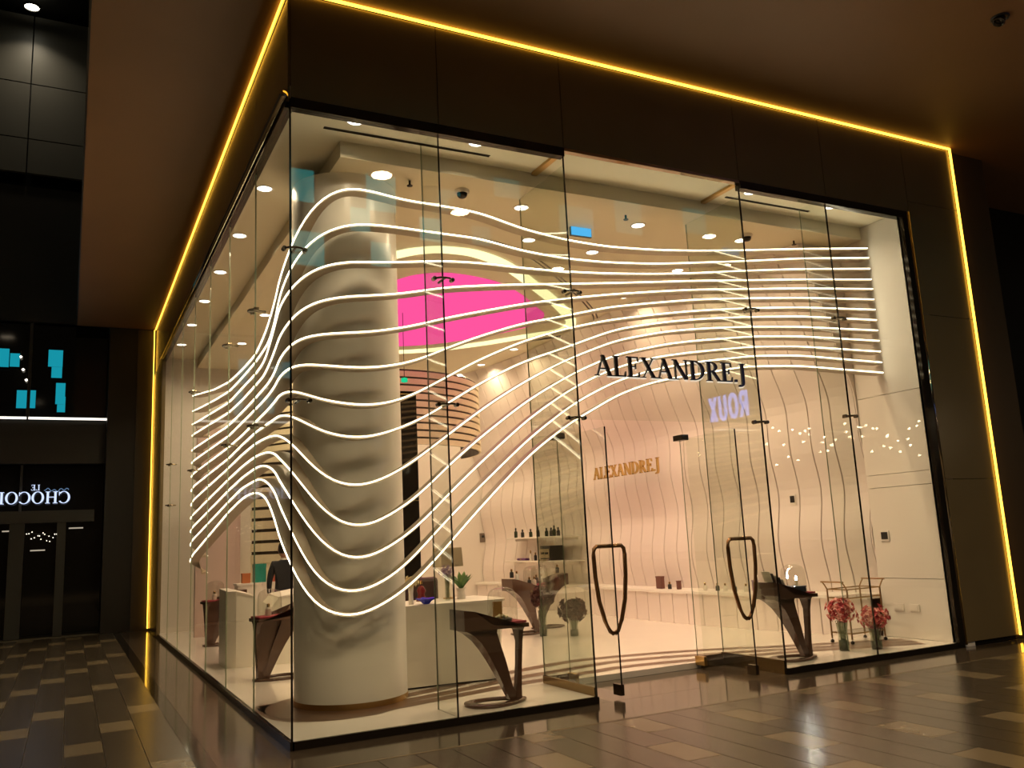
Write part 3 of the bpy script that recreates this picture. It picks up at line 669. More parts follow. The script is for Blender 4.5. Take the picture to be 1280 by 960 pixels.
for k in range(5):
    t = thing('leaning_card', 'white card leaning on the right display table, %s from the left'%ORD[k], 'card', at((5.58,.40,ZF),0,-.46+.045*k,-.02,.815-.022*k), group='cards fanned on the right display table')
    bm = bmesh.new(); box(bm,-.004,-.06,0,.004,.06,.115); bmesh.ops.rotate(bm, verts=bm.verts, cent=(0,0,0), matrix=Matrix.Rotation(-.32,3,'Y')); obj('sheet', bm, INK if k%2 else WHITE, t)
    bm = bmesh.new(); box(bm,.0045,-.05,.03,.0065,.05,.08); bmesh.ops.rotate(bm, verts=bm.verts, cent=(0,0,0), matrix=Matrix.Rotation(-.32,3,'Y')); obj('print', bm, INK, t)
def bottle(loc, label, h=.10, w_=.03, m=None, cap=GOLD, group=None):
    t = thing('perfume_bottle', label, 'bottle', loc, group=group)
    obj('flask', L([(0,0),(w_,0),(w_,h*.55),(w_*.85,h*.64),(w_*.35,h*.68),(w_*.35,h*.72),(0,h*.72)], seg=14), m or AMBER, t, smooth=False)
    obj('cap', L([(0,h*.72),(w_*.5,h*.72),(w_*.5,h*.95),(w_*.3,h),(0,h)], seg=12), cap, t)
CLEARB = mat('pale_bottle_glass',(.75,.70,.62),.05)
bottle(at((.42,3.32,ZF),math.radians(198),-.08,0,.686),'perfume bottle under the dome left of the column',.13,.035,CLEARB)
bottle(at((.46,7.62,ZF),math.radians(200),-.08,0,.686),'perfume bottle under the dome at the far side table',.13,.035,CLEARB)
for k,x in enumerate((-.45,-.36,-.14,-.05)):
    bottle(at((4.82,5.0,ZF),.1,x,0,.825 if x<-.4 else .79 if x<-.3 else .69),'small bottle on the deep table, %s from its block end'%ORD[k],.13,.03,CLEARB if k%2 else INK, group='bottles on the deep tables')
for k,x in enumerate((-.44,-.12,-.03)):
    bottle(at((5.05,5.5,ZF),math.radians(185),x,0,.825 if x<-.4 else .69),'small bottle on the rearmost table, %s from the right'%ORD[k],.13,.03,CLEARB if k%2 else INK, group='bottles on the deep tables')

# --- white desk right of the column with its things
t = thing('reception_desk', 'long white curved desk standing right of the column', 'desk', (1.42,1.52,ZF))
bm = bmesh.new(); rings = []
top = [(0,0),(.35,-.01),(.7,-.04),(.95,-.08),(1.05,-.06),(1.12,.04),(1.15,.3),(1.1,.75),(0,.75)]
for sc,z in ((.95,0.02),(.97,.3),(.99,.6),(1.0,.77)): rings.append([(x*sc if x>0 else 0,y,z) for x,y in top])
loft(bm, rings); obj('body', bm, DESKM, t)
bm = bmesh.new(); loft(bm, [[(x*1.02 if x>.1 else x,y*1.0-(.015 if y<.1 else 0),z) for x,y in top] for z in (.77,.795)]); obj('top', bm, WHITE, t)
obj('plinth', B(0,.03,0,1.0,.7,.02), BLACK, t)
ZD = ZF+.795
def on_desk(px,py,y): p = U(px,py,1,y); return (p.x,y,ZD)
def vase(name, label, loc, r, h, m, flower=None, fm=None, seg=18, stems=9, head=.10, cat='vase', hz=.0, n=60, petal=.028, group=None):
    t = thing(name, label, cat, loc, group=group)
    obj('vessel', L([(0,0),(r*.8,0),(r*.86,h*.1),(r*.75,h*.6),(r,h),(r*.95,h),(r*.70,h*.6),(0,h*.05)], seg=seg), m, t, smooth=True)
    if flower:
        rnd = random.Random(sum(map(ord,label))%999)
        for k in range(stems):
            a = 2*PI*k/stems; e = (head*.6*math.cos(a),head*.6*math.sin(a),h+hz)
            obj('stem', T([(r*.3*math.cos(a),r*.3*math.sin(a),h*.1),(r*.5*math.cos(a),r*.5*math.sin(a),h),e], .0035, seg=5), mat('flower_stem',(.20,.22,.10),.6), t)
        for k in range(n):
            zc = 1-2*(k+.5)/n; a = k*2.39996; rr = math.sqrt(max(0,1-zc*zc))
            d = Vector((rr*math.cos(a),rr*math.sin(a),zc*.8)); p = d*head*rnd.uniform(.55,1.25)+Vector((0,0,h+hz+head*.5))
            q = petal*rnd.uniform(.8,1.3); bm = bmesh.new()
            up = d.normalized(); s1 = up.cross(Vector((.3,.5,.8))).normalized(); s2 = up.cross(s1)
            c0 = bm.verts.new(p-up*q*.4); rim = [bm.verts.new(p+(s1*math.cos(b)+s2*math.sin(b))*q*(1.0 if j%2 else .55)+up*q*.25) for j,b in enumerate(np.linspace(0,2*PI,11)[:-1])]
            for j in range(10): bm.faces.new((c0,rim[j],rim[(j+1)%10]))
            obj('blossom', bm, fm[k%len(fm)], t)
    return t
VGL = glass('vase_glass',(.80,.84,.78),.8,.06); GREENW = mat('moss_in_vase',(.05,.06,.025),.5)
CORAL = [mat('coral_petal',(.72,.19,.17),.6), mat('pale_coral_petal',(.85,.45,.38),.6), mat('deep_coral_petal',(.42,.05,.06),.6)]
BURG = [mat('burgundy_petal',(.10,.028,.022),.7), mat('dark_burgundy_petal',(.06,.018,.015),.7)]
CREAMP = [mat('cream_petal',(.80,.70,.45),.6)]; LILAC = [mat('lilac_petal',(.42,.28,.45),.6)]; LEAF = [mat('green_leaf',(.06,.16,.04),.5), mat('light_green_leaf',(.12,.24,.06),.5)]
def moss(t, r, h): obj('moss_fill', L([(0,.008),(r*.72,.008),(r*.75,h*.35),(0,h*.38)], seg=14), GREENW, t, smooth=True)
v = vase('flower_vase','tall glass vase of coral blossoms by the front glass, left of the pair',(6.20,.46,ZF),.068,.32,VGL,True,CORAL,head=.135,hz=.05,n=90,petal=.036,group='coral flower vases'); moss(v,.068,.32)
v = vase('flower_vase','shorter glass vase of coral blossoms by the front glass, right of the pair',(6.53,.30,ZF),.075,.24,VGL,True,CORAL,head=.14,hz=.03,n=90,petal=.034,group='coral flower vases'); moss(v,.075,.24)
v = vase('flower_vase','glass vase of burgundy blooms in front of the deep display tables, left of the pair',(4.60,4.48,ZF),.07,.36,VGL,True,BURG,head=.15,hz=.12,n=70,petal=.06,group='burgundy flower vases'); moss(v,.07,.36)
v = vase('flower_vase','glass vase of burgundy blooms in front of the deep display tables, right of the pair',(4.90,4.12,ZF),.075,.26,VGL,True,BURG,head=.17,hz=.03,n=80,petal=.06,group='burgundy flower vases'); moss(v,.075,.26)
vase('flower_vase','slim vase with a round cream flower ball beside the column',on_desk(514,757,1.68),.03,.17,CLEARB,True,CREAMP,stems=3,head=.065,hz=.02,n=60,petal=.022)
vase('flower_vase','slim glass vase of lilac flowers on the white desk',on_desk(560,754,1.85),.032,.26,VGL,True,LILAC,stems=6,head=.07,hz=.0,n=30,petal=.022)
t = vase('potted_plant','green leafy plant in a white pot on the desk',on_desk(577,752,1.95),.055,.11,WHITE,cat='plant')
for k in range(16):
    a = k*2.4; l = .22+.08*(k%4)/3; bm = bmesh.new()
    d = Vector((math.cos(a)*.6,math.sin(a)*.6,.9)).normalized(); sd_ = Vector((-math.sin(a),math.cos(a),0))
    p = Vector((0,0,.09)); pts = [(p+d*l*f+Vector((0,0,-.10*f*f*.6))) for f in (0,.35,.7,1)]; ww_ = (.008,.028,.024,.001)
    prev = None
    for q,wd in zip(pts,ww_):
        cur = (bm.verts.new(q+sd_*wd),bm.verts.new(q-sd_*wd))
        if prev: bm.faces.new((prev[0],prev[1],cur[1],cur[0]))
        prev = cur
    obj('leaf', bm, LEAF[k%2], t)
# blue glass bowl with a wavy rim
t = thing('glass_bowl','cobalt blue glass bowl with a wavy rim on the desk','bowl',on_desk(533,757,1.58))
bm = bmesh.new(); seg = 28; rings = []
for r,z,wv in ((.02,0,0),(.035,.005,0),(.055,.03,.1),(.095,.055,.25),(.088,.06,.25),(.05,.035,.1),(0.01,.012,0)):
    rings.append([bm.verts.new((r*(1+wv*math.sin(5*2*PI*k/seg))*math.cos(2*PI*k/seg), r*(1+wv*math.sin(5*2*PI*k/seg))*math.sin(2*PI*k/seg), z+.12*r*wv*math.sin(5*2*PI*k/seg))) for k in range(seg)])
for a,b in zip(rings,rings[1:]):
    for k in range(seg): bm.faces.new((a[k],a[(k+1)%seg],b[(k+1)%seg],b[k]))
bm.faces.new(rings[0]); bm.faces.new(rings[-1]); obj('bowl', bm, mat('cobalt_glass',(.02,.03,.55),.08,spec=.8), t, smooth=True)
t = thing('red_figurine','dark red glass figurine beside the column on the desk','ornament',on_desk(527,757,2.05))
obj('body', L([(0,0),(.06,0),(.05,.03),(.035,.07),(.05,.11),(.03,.15),(0,.17)], seg=14), mat('ruby_glass',(.16,.02,.02),.1), t, smooth=True); obj('stopper', L([(0,.17),(.016,.18),(.012,.21),(0,.215)], seg=10), GOLD, t)
t = thing('desk_lamp','table lamp with a square beige shade on the desk','lamp',on_desk(561,752,2.1))
obj('base', L([(0,0),(.06,0),(.06,.012),(.012,.02),(0,.02)], seg=16), BRASS, t); obj('pole', L([(.009,.02),(.009,.34),(0,.34)], seg=10), BRASS, t)
bm = bmesh.new(); loft(bm, [[(-.13,-.13,.34),(.13,-.13,.34),(.13,.13,.34),(-.13,.13,.34)],[(-.12,-.12,.54),(.12,-.12,.54),(.12,.12,.54),(-.12,.12,.54)]]); obj('shade', bm, mat('beige_shade',(.52,.42,.28),.8), t)
t = thing('desk_chair','dark upholstered armchair standing behind the desk','chair',(2.15,2.75,ZF))
obj('seat', B(-.25,-.25,.42,.25,.25,.52), mat('dark_brown_leather',(.05,.025,.02),.4), t, bevel=.04); obj('backrest', B(-.25,.2,.5,.25,.29,1.0), MATS['dark_brown_leather'], t, bevel=.05)
for x in (-.22,.22):
    for y in (-.22,.22): obj('leg', L([(.018,0),(.022,.42),(0,.42)], seg=8, c=(x,y,0)), BLACK, t)
    obj('armrest', B(x-.03,-.22,.66,x+.03,.22,.71), MATS['dark_brown_leather'], t, bevel=.02)

# --- white counter on the left
t = thing('side_counter','white sculpted counter standing by the side glass','counter',(.26,4.68,ZF))
bm = bmesh.new()
prof = [(0,0,.90),(.10,-.07,.90),(.30,-.11,.84),(.52,-.13,.70),(.60,-.14,.80),(1.0,-.17,.86),(1.6,-.2,.88)]
rings = []
for x,y,z in prof: rings.append([(x,y,0),(x,y,z),(x,y+.62,z+.02),(x,y+.62,0)])
loft(bm, rings); obj('body', bm, DESKM, t)
bm = bmesh.new(); loft(bm, [[(x,y-.01,z),(x,y-.01,z+.02),(x,y+.63,z+.04),(x,y+.63,z+.02)] for x,y,z in prof[:3]]); obj('top', bm, WHITE, t)
bm = bmesh.new(); loft(bm, [[(x,y-.01,z),(x,y-.01,z+.02),(x,y+.63,z+.04),(x,y+.63,z+.02)] for x,y,z in prof[4:]]); obj('top', bm, WHITE, t)

# --- slatted drum hanging under the ceiling and the slatted screen on the left
CREAM = mat('cream_slat',(.90,.80,.56),.5); DGR = mat('dark_groove',(.05,.035,.02),.5)
def slatted(name, label, cat, cx, cy, R, a0, a1, z0, z1, n, parent_loc=(0,0,0), thick=.05, slant=0):
    t = thing(name, label, cat, (cx,cy,z0)); seg = 30
    bm = bmesh.new(); rr = []
    for k in range(seg+1):
        a = a0+(a1-a0)*k/seg; c,s_ = math.cos(a),math.sin(a)
        rr.append([((R-.03)*c,(R-.03)*s_,0),((R-.03)*c,(R-.03)*s_,z1-z0),((R-.06)*c,(R-.06)*s_,z1-z0),((R-.06)*c,(R-.06)*s_,0)])
    loft(bm, rr); obj('dark_core', bm, DGR, t)
    h = (z1-z0)/n; me = None
    for i in range(n):
        if me is None:
            bm = bmesh.new(); rr = []
            for k in range(seg+1):
                a = a0+(a1-a0)*k/seg; c,s_ = math.cos(a),math.sin(a)
                rr.append([(R*c,R*s_,0),(R*c,R*s_,h*.72),((R-.05)*c,(R-.05)*s_,h*.72),((R-.05)*c,(R-.05)*s_,0)])
            loft(bm, rr); o = obj('slat', bm, CREAM, t); me = o.data
        else: o = obj('slat', me, CREAM, t)
        o.location.z = i*h
    return t
slatted('slatted_drum','curved cream screen with dark horizontal grooves high behind the ribbons','screen', 3.12,8.0,2.05, -PI*1.02, .15, 3.0,4.2, 10)
ss_ = slatted('slatted_screen','tall cream slatted screen at the back left with dark grooves','screen', 2.75,10.3,1.7, PI*1.2, PI*1.62, 1.25,4.0, 14)
bm = bmesh.new(); loft(bm, [[(r_*math.cos(a),r_*math.sin(a),z) for r_,z in ((1.69,ZF-1.25),(1.69,-.001),(1.62,-.001),(1.62,ZF-1.25))] for a in np.linspace(PI*1.2,PI*1.62,24)]); obj('lower_panel', bm, CREAM, ss_)
t = thing('mirror_pillar','tall dark mirror pillar right behind the column','pillar',(2.66,5.0,ZF))
obj('mirror_face', B(0,0,.0,.30,.012,3.6), mat('smoked_mirror',(.10,.085,.07),.04,metal=.9), t); obj('core', B(.0,.012,0,.30,.30,3.6), DARKW, t)
for z in (.05,2.0,3.55): obj('mirror_clip', B(.0,-.006,z,.30,0,z+.012), BRASS, t)
# pale pink partition between the side counter and the screen
t = thing('partition_panel','pale rose partition panel at the back left of the shop','partition',(.45,9.3,ZF))
obj('panel', B(0,0,0,.75,.12,3.6), mat('rose_panel',(.62,.47,.42),.5), t); obj('cap', B(-.01,-.01,3.6,.76,.13,3.64), WHITE, t)
# shelf with colourful boxes
t = thing('display_shelf','low white shelf unit at the back left below the slatted screen','shelf',(.95,8.0,ZF))
obj('body', B(0,.02,0,1.3,.35,.86), WHITE, t); obj('top', B(-.02,0,.86,1.32,.36,.89), WHITE, t)
ZS = ZF+.89
for k,(px,w_,h_,m) in enumerate(((312,.13,.16,mat('orange_box',(.50,.16,.05),.5)),(325,.20,.30,mat('teal_box',(.02,.26,.20),.4)),(338,.12,.10,mat('coral_box',(.55,.14,.08),.5)))):
    p = U((308,325,342)[k],733,1,8.1); t = thing('gift_box',['orange','tall teal green','small coral'][k]+' gift box on the back left shelf','box',(p.x,8.1,ZS),group='gift boxes on the shelf')
    obj('body', B(-w_/2,0,0,w_/2,.12,h_*.8), m, t, bevel=.004); obj('lid', B(-w_/2-.004,-.004,h_*.8,w_/2+.004,.124,h_), m, t, bevel=.004)

# --- brass bar cart
CARTM = mat('antique_brass',(.36,.23,.10),.3,metal=1)
t = thing('bar_cart','slim brass trolley with raised handles by the right wall','trolley',(6.62,.72,ZF))
W_,D_,H_ = .55,.30,.62
for x in (0,W_):
    for y in (0,D_): obj('post', T([(x,y,.05),(x,y,H_)],.010,seg=8), CARTM, t); obj('caster', L([(0,0),(.022,.008),(.022,.03),(0,.045)], seg=10, c=(x,y,0)), BLACK, t)
for z in (.12,H_-.10,H_):
    obj('rail', T([(0,0,z),(W_,0,z),(W_,D_,z),(0,D_,z)],.008,seg=6,closed=True), CARTM, t)
for sx_ in (0,1):
    x = sx_*W_; dx = .07*(1 if sx_ else -1)
    for y in (0,D_): obj('handle_arm', T([(x,y,H_),(x+dx*.5,y,H_+.05),(x+dx,y,H_+.09)],.008,seg=6), CARTM, t)
    obj('handle_bar', T([(x+dx,-.02,H_+.09),(x+dx,D_+.02,H_+.09)],.009,seg=8), CARTM, t)
obj('glass_shelf', B(.01,.01,H_-.098,W_-.01,D_-.01,H_-.090), GLD, t); obj('glass_shelf', B(.01,.01,.122,W_-.01,D_-.01,.13), GLD, t)

# --- items on the ledge of the curved wall
def ledge(y): return (xw(y)+.07, y, .566)
for k,(px,w_,h_,m) in enumerate(((826,.15,.19,'b'),(849,.05,.13,'b'),(935,.07,.16,'p'))):
    p = U(px,736,0,6.9); y = p.y; t = thing('perfume_box',['framed brown perfume box','narrow brown perfume box','tall leaning purple perfume box'][k]+' on the ledge of the curved wall','box',ledge(y),rotz=math.radians(90),group='boxes on the wall ledge')
    mm = mat('rosewood_box',(.16,.06,.045),.5) if m=='b' else PURPLE
    obj('body', B(-w_/2,-.03,0,w_/2,.03,h_*.9), mm, t, bevel=.003); obj('lid', B(-w_/2-.003,-.033,h_*.9,w_/2+.003,.033,h_), mm, t)
for k,px in enumerate((838,879,893,902,913,925)):
    p = U(px,736,0,6.9); bottle(ledge(p.y), 'small perfume bottle on the wall ledge, %s from the left'%ORD[k], .11,.03, CLEARB if k%2 else INK, group='bottles on the wall ledge')
# --- shelves at the rear end of the curved wall
for n,(za,ya,yb,lab) in enumerate(((1.44,7.2,9.6,'upper'),(.98,7.2,9.7,'lower'))):
    t = thing('wall_shelf', lab+' white shelf on the rear stretch of the curved wall', 'shelf', (6.62,ya,za)); 
    obj('board', B(0,0,0,.42,yb-ya,.03), WHITE, t, bevel=.006); obj('bracket', B(.1,.2,-.05,.42,.23,0), WHITE, t); obj('bracket', B(.1,yb-ya-.23,-.05,.42,yb-ya-.2,0), WHITE, t)
for k,y in enumerate((9.3,9.0,8.65,8.35,8.0,7.82,7.7,7.55)):
    bottle((6.70,y,1.47),'tiny bottle on the upper rear shelf, %s from the left'%ORD[k],.16 if k%3 else .20,.035,INK if k%2 else mat('dark_green_bottle',(.03,.04,.02),.2), cap=INK, group='bottles on the upper rear shelf')
t = thing('coffee_machine','black and chrome coffee machine on the lower rear shelf','coffee machine',(6.66,7.85,1.01))
obj('body', B(.02,0,0,.3,.42,.28), INK, t, bevel=.01); obj('front_plate', B(.0,.03,.05,.02,.39,.22), CHROME, t); obj('drip_tray', B(-.06,.05,0,.02,.37,.03), CHROME, t)
for y in (.13,.29): obj('spout', B(-.03,y-.015,.12,.0,y+.015,.16), INK, t)
t = thing('purple_pouch','flat purple pouch lying on the lower rear shelf','pouch',(6.68,9.1,1.01)); obj('body', B(0,-.18,0,.14,.18,.045), PURPLE, t, bevel=.015); obj('clasp', B(-.004,-.02,.015,0,.02,.035), GOLD, t)
bottle((6.70,8.70,1.01),'slim clear bottle on the lower rear shelf, left of the coffee machine',.2,.03,CLEARB); bottle((6.70,8.5,1.01),'dark bottle on the lower rear shelf beside the coffee machine',.16,.03,INK)

# --- wall devices
def device(name, label, cat, p, w_, h_, m2):
    t = thing(name, label, cat, p); obj('plate', B(-.012,-w_/2,-h_/2,0,w_/2,h_/2), WHITE, t, bevel=.003); obj('window', B(-.016,-w_*.36,-h_*.30,-.012,w_*.36,h_*.36), m2, t); return t
device('thermostat','white square thermostat with dark display on the right wall','thermostat',(7.468,.80,1.27),.13,.13,INK)
p = U(971,622,0,7.02); device('wall_switch','small dark control panel on the curved wall','switch',(xw(p.y)-bulge(1.8,p.y)-.002,p.y,1.80),.11,.14,INK)
for k,y in enumerate((.72,.50)): device('wall_socket','white socket plate low on the right wall, '+('left one' if k==0 else 'right one'),'socket',(7.468,y,.42),.14,.085,WHITE)
p = U(606,672,1,10.6); 
t = thing('wall_control','small grey control box on the back wall','switch',(p.x,Y1-.002,p.z)); obj('plate', B(-.07,-.02,-.10,.07,0,.10), mat('grey_box',(.20,.16,.12),.5), t, bevel=.004); obj('button', B(-.03,-.026,.0,.03,-.02,.05), INK, t)
p = U(506,475,1,5.6)
t = thing('exit_lamp','small round green emergency lamp right of the column','lamp',(p.x,5.62,p.z)); obj('lens', L([(0,-.04),(.05,-.025),(.05,.03),(0,.045)], seg=14), GREENE, t, smooth=True); obj('rod', T([(0,0,.04),(0,0,ZM-p.z)],.005,seg=6), BLACK, t)

# --- person in a dark suit standing with the back to the glass
def person(loc, rot):
    t = thing('person','person in a dark suit seen from behind beyond the side counter','person',loc,rot)
    J = {'pel':(0,0,.88),'wst':(0,.0,1.02),'chs':(0,-.01,1.22),'nkb':(0,0,1.37),'nk':(0,.01,1.42),
         'sl':(-.17,0,1.33),'el':(-.23,.02,1.07),'wl':(-.22,.10,.86),'sr':(.17,0,1.33),'er':(.23,.02,1.07),'wr':(.22,.10,.86),
         'hl':(-.09,0,.82),'kl':(-.10,.01,.47),'al':(-.10,-.02,.09),'fl':(-.11,.12,.03),'hr':(.09,0,.82),'kr':(.10,.01,.47),'ar':(.10,-.02,.09),'fr':(.11,.12,.03)}
    Ed = [('pel','wst'),('wst','chs'),('chs','nkb'),('nkb','nk'),('chs','sl'),('sl','el'),('el','wl'),('chs','sr'),('sr','er'),('er','wr'),('pel','hl'),('hl','kl'),('kl','al'),('al','fl'),('pel','hr'),('hr','kr'),('kr','ar'),('ar','fr')]
    Rd = {'pel':(.15,.11),'wst':(.135,.10),'chs':(.155,.115),'nkb':(.09,.07),'nk':(.05,.05),'sl':(.07,.07),'sr':(.07,.07),'el':(.05,.05),'er':(.05,.05),'wl':(.035,.035),'wr':(.035,.035),'hl':(.09,.09),'hr':(.09,.09),'kl':(.06,.06),'kr':(.06,.06),'al':(.045,.045),'ar':(.045,.045),'fl':(.035,.03),'fr':(.035,.03)}
    ks = list(J); me = bpy.data.meshes.new('body'); me.from_pydata([J[k] for k in ks],[(ks.index(a),ks.index(b)) for a,b in Ed],[])
    o = bpy.data.objects.new('body', me); C.objects.link(o); o.parent = t
    md = o.modifiers.new('skin','SKIN'); 
    for i,k in enumerate(ks): me.skin_vertices[0].data[i].radius = Rd[k]
    me.skin_vertices[0].data[0].use_root = True
    o.modifiers.new('sub','SUBSURF').render_levels = 2; o.modifiers['sub'].levels = 2
    me.materials.append(mat('dark_suit_cloth',(.012,.012,.016),.8))
    SK = mat('skin',(.45,.25,.17),.5)
    bm = bmesh.new(); lathe(bm, [(0,1.38),(.048,1.39),(.05,1.45),(.072,1.47),(.086,1.52),(.088,1.58),(.075,1.64),(.04,1.675),(0,1.685)], seg=20, sy=1.12); hd = obj('head', bm, SK, t, smooth=True)
    obj('nose', L([(0,-.02),(.012,-.012),(.01,.01),(0,.02)], seg=8, c=(0,.105,1.545)), SK, hd, smooth=True)
    for sx_ in (-1,1):
        obj('ear', L([(0,-.03),(.012,-.02),(.014,.015),(0,.03)], seg=8, c=(sx_*.09,0,1.555)), SK, hd, smooth=True)
        obj('eye', L([(0,-.01),(.01,0),(0,.01)], seg=8, c=(sx_*.033,.094,1.575)), INK, hd, smooth=True)
    obj('mouth', B(-.022,.092,1.498,.022,.099,1.504), RED, hd)
    obj('hair', L([(.080,1.50),(.094,1.54),(.096,1.60),(.08,1.655),(.045,1.69),(0,1.70)], seg=20, c=(0,-.014,0), sy=1.1), mat('black_hair',(.01,.008,.006),.5), t, smooth=True)
    obj('collar', L([(.062,1.395),(.056,1.425),(.052,1.425)], seg=18, sy=1.1), WHITE, t)
    for sx_ in (-1,1):
        bm = bmesh.new(); c = Vector((sx_*.22,.11,.84))
        lathe(bm, [(0,-.045),(.028,-.04),(.034,0),(.03,.03),(0,.04)], seg=10, c=(c.x,c.y,c.z-.02), sx=.6); h = obj('hand', bm, SK, t, smooth=True)
        for j in range(4): b2 = bmesh.new(); y = c.y-.026+.018*j; tube(b2,[(c.x,y,c.z-.05),(c.x-sx_*.006,y+.004,c.z-.085),(c.x-sx_*.02,y+.008,c.z-.115+.008*abs(j-1.5))],[.009,.0085,.007],6); obj('finger', b2, SK, h, smooth=True)
        b2 = bmesh.new(); tube(b2,[(c.x-sx_*.01,c.y+.03,c.z-.02),(c.x-sx_*.02,c.y+.05,c.z-.05),(c.x-sx_*.024,c.y+.055,c.z-.075)],[.010,.009,.008],6); obj('thumb', b2, SK, h, smooth=True)
    return t
p = U(355,700,1,6.3); person((p.x,6.3,ZF), 0).scale = (.9,.9,.9)

# ================================================================== THE MALL AROUND
# cyan screens on the far upper level
for k,(a,b,c,d) in enumerate(sorted(((-8,436,12,458),(12,442,25,458),(60,438,79,458),(64,456,78,472),(69,479,82,505),(71,496,82,515),(20,488,34,510),(37,488,45,510)))):
    yy = 13.0+.016*k-(.0 if k else 0); yy = 12.99+.02*(k%2)*2; p0 = U(a,d,1,yy); p1 = U(c,b,1,yy)
    t = thing('cyan_screen','small glowing cyan screen far off on the upper level, %s from the left'%ORD[k],'screen',(p0.x,yy,p0.z),group='cyan screens on the far upper level')
    obj('screen_face', B(0,0,0,p1.x-p0.x,.012,p1.z-p0.z), CYAN, t); obj('screen_back', B(.0,.012,0,p1.x-p0.x,.03,p1.z-p0.z), INK, t)
for k,(px,py) in enumerate(((26,446),(29,462),(33,475))):
    p = U(px,py,1,13.05); t = thing('spot_lamp','tiny white spot lamp far off between the cyan screens, %s from the top'%ORD[k],'lamp',(p.x,13.05,p.z),group='tiny far spot lamps')
    obj('bulb', L([(0,-.03),(.028,-.01),(.03,.01),(0,.03)], seg=10), SMALLW, t); obj('stem', B(-.004,.0,.03,.004,.008,.12), INK, t)
# reflection of a sign in the far dark glass, built as glowing mirrored letters
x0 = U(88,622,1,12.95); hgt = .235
t = thing('sign_reflection','blue-white sign reflection in the far dark shopfront, built as glowing mirrored letters','sign',(x0.x,12.95,U(70,629,1,12.95).z))
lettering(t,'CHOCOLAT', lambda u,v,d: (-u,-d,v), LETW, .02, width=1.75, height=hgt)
t = thing('sign_reflection','pair of small reflected letters, built as glowing shapes above the mirrored shop name','sign',(U(50,612,1,12.95).x,12.95,U(45,613,1,12.95).z))
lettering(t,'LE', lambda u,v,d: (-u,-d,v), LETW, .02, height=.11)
a = U(86,612,1,12.95); t = thing('script_line','thin pale blue handwriting flourish above the reflected shop name','sign',(a.x,12.95,a.z))
obj('flourish', T([(-.02*k,0,.022*math.sin(k*1.1)+.015*math.sin(k*.4)) for k in range(23)],.006,seg=5), emit('pale_blue_line',(.25,.42,.7),.6), t)
# dim lamps inside the far shop
for k,(px,py) in enumerate(((12,664),(47,688),(95,660))):
    p = U(px,py,1,13.12); t = thing('shop_strip_lamp','dim horizontal strip lamp behind the far dark shopfront, %s from the left'%ORD[k],'lamp',(p.x,13.12,p.z),group='far shop strip lamps')
    obj('tube', B(-.13,0,-.012,.13,.03,.012), emit('dim_strip',(1,.85,.65),.45), t); obj('cap', B(-.14,0,-.016,-.13,.034,.016), INK, t)
rnd = random.Random(3)
t = thing('fairy_lights','cluster of tiny warm lights behind the far dark shopfront','lights',(U(52,665,1,13.1).x,13.1,U(52,668,1,13.1).z))
for k in range(16): obj('bulb', L([(0,-.012),(.012,0),(0,.012)], seg=6, c=(-.25+.034*k+rnd.uniform(-.02,.02),0,rnd.uniform(-.08,.10)-.006*k)), SMALLW, t)
obj('wire', T([(-.25,.015,.05),(0,.015,.0),(.28,.015,-.08)],.004,seg=5), INK, t)
# bright lamp high on the far wall
p = U(40,8,1,12.3)
t = thing('high_downlight','bright round lamp high at the far left above the stone wall','lamp',(p.x,12.3,p.z))
obj('lens', L([(0,-.01),(.14,-.01)], seg=20), emit('high_lamp',(1,.92,.72),9), t); obj('trim_ring', L([(.18,0),(.18,-.03),(.14,-.03),(.14,0)], seg=20), INK, t)
arealamp(t,(0,0,-.03),.25,HIGH_W,col=(1,.85,.62),spread=120)
# adjustable spot in the soffit, top right
p = U(1250,22,2,ZL)
t = thing('soffit_spot','dark adjustable spotlight recessed in the brown soffit, top right','spotlight',(p.x,p.y,ZL+.002))
obj('trim_ring', L([(.085,0),(.085,-.012),(.062,-.012),(.062,0)], seg=24), INK, t, smooth=True)
bm = bmesh.new(); lathe(bm,[(0,.0),(.05,-.005),(.055,-.07),(.045,-.075),(.042,-.03),(0,-.03)],seg=20); bmesh.ops.rotate(bm,verts=bm.verts,cent=(0,0,0),matrix=Matrix.Rotation(.5,3,'Y')); obj('barrel', bm, BLACK, t, smooth=True)
# things across the mall that the glass mirrors: name letters, bulbs, screens
ya,yb = 6.85,5.68
t = thing('opposite_shop_sign','four glowing blue letters facing the shop, mirrored in the glass above the doors','sign',(10.0,-yb,3.56))
L_ = yb-ya
lettering(t,'ROUX', lambda u,v,d: (-d,-u,v), ROUXE, .03, width=abs(L_), height=.5, GLYPH=SANS)
obj('backboard', B(.01,-abs(L_)-.1,-.1,.05,.1,.62), DARKW, t)
t = thing('bulb_chandelier','cluster of tiny warm bulbs whose reflection sparkles on the right glass','chandelier',(11.6,-5.0,3.1))
for k in range(44):
    f = k/43; q = U(955+198*f+rnd.uniform(-8,8), 548+rnd.gauss(0,13), 1, 5.0+rnd.uniform(-.5,.5))
    obj('bulb', L([(0,-.022),(.022,0),(0,.022)], seg=7, c=(q.x-11.6,-q.y+5.0,q.z-3.1)), BULB, t)
obj('canopy', B(-2.3,-.3,1.9,2.3,.3,2.0), INK, t)
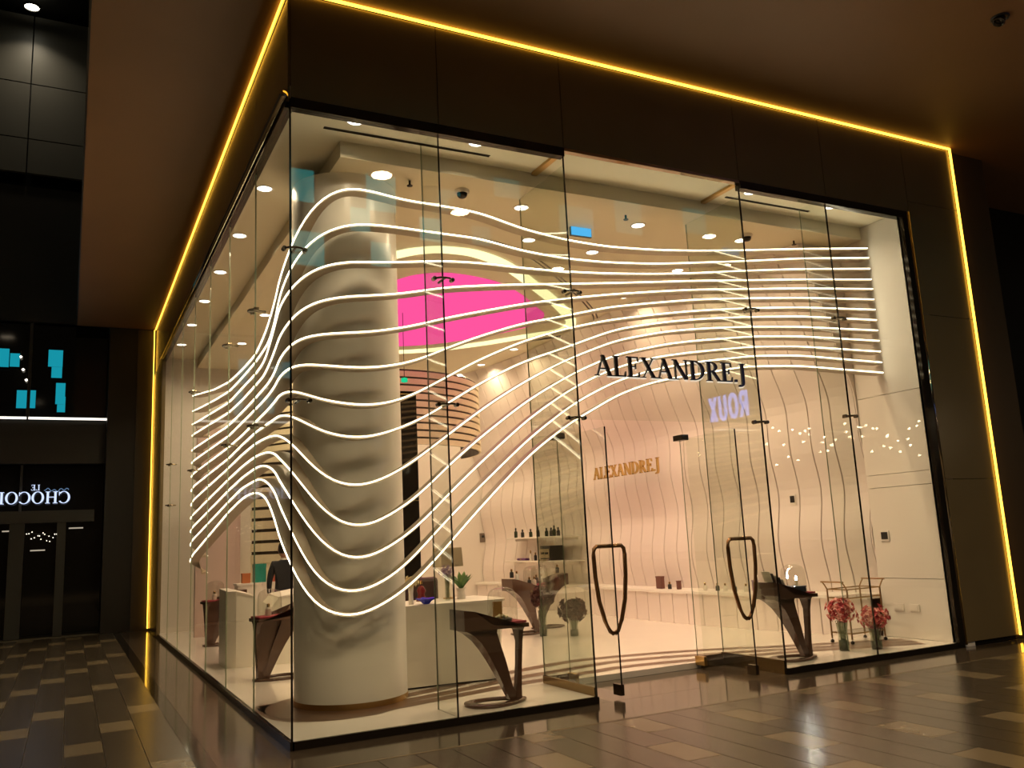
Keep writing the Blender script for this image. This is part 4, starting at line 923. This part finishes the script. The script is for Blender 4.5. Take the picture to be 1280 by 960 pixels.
for k in range(8): obj('wire', B(-2.0+.55*k,-.003,.0,-1.994+.55*k,.003,1.9), INK, t)
for k,(a,b,c,d) in enumerate(sorted(((362,214,392,250),(458,222,494,262),(438,262,462,288),(365,292,405,330),(464,305,488,332),(525,275,552,300),(548,240,575,262),(590,285,612,305),(618,215,648,245),(700,262,740,292),(770,255,800,290),(855,262,880,290)))):
    p0 = U(a,d,1,11); p1 = U(c,b,1,11)
    t = thing('atrium_screen','cyan screen high across the atrium, mirrored in the front glass, %s from the left'%ORD[k] if k<14 else '','screen',(p0.x,-11,p0.z),group='cyan screens across the atrium')
    obj('screen_face', B(0,0,0,p1.x-p0.x,.02,p1.z-p0.z), CYANB if k<6 else emit('cyan_screen_mid',(.03,.62,.62),1.4), t); obj('screen_back', B(0,-.05,0,p1.x-p0.x,0,p1.z-p0.z), INK, t)
for k,(px,py) in enumerate(((635,121),(670,144),(688,149),(708,137),(770,170),(818,182),(865,163))):
    p = U(px,py,1,9); t = thing('pendant_lamp','small pendant lamp high across the atrium, mirrored in the header, %s from the left'%ORD[k],'lamp',(p.x,-9,p.z),group='atrium pendant lamps')
    obj('globe', L([(0,-.03),(.03,0),(0,.03)], seg=10), GLINT, t, smooth=True); obj('cord', B(-.003,-.003,.03,.003,.003,1.0), INK, t)
# added unseen fill lamps that light the column front and the dim street
for k,(x,y,wt) in enumerate(((-5.0,-7.6,.22),(-2.9,-8.8,.24),(-.8,-7.6,.26),(1.3,-8.8,.28),(3.4,-7.6,.28),(5.5,-8.8,.28),(-3.4,3.5,.10))):
    t = thing('fill_downlight',('round fill lamp added behind the viewer, %s from the left'%ORD[k] if k<6 else 'round fill lamp added high over the side street'),'ceiling light',(x,y,8.2),group='added fill lamps')
    obj('housing', L([(.24,.25),(.24,0),(.20,0),(.20,.2),(0,.2)], seg=20), INK, t); obj('lens', L([(0,.02),(.20,.02)], seg=20), emit('fill_lens',(1,.8,.55),5), t)
    arealamp(t,(0,0,-.01),.38,FILL_W*wt,col=(1,.70,.42),spread=140)
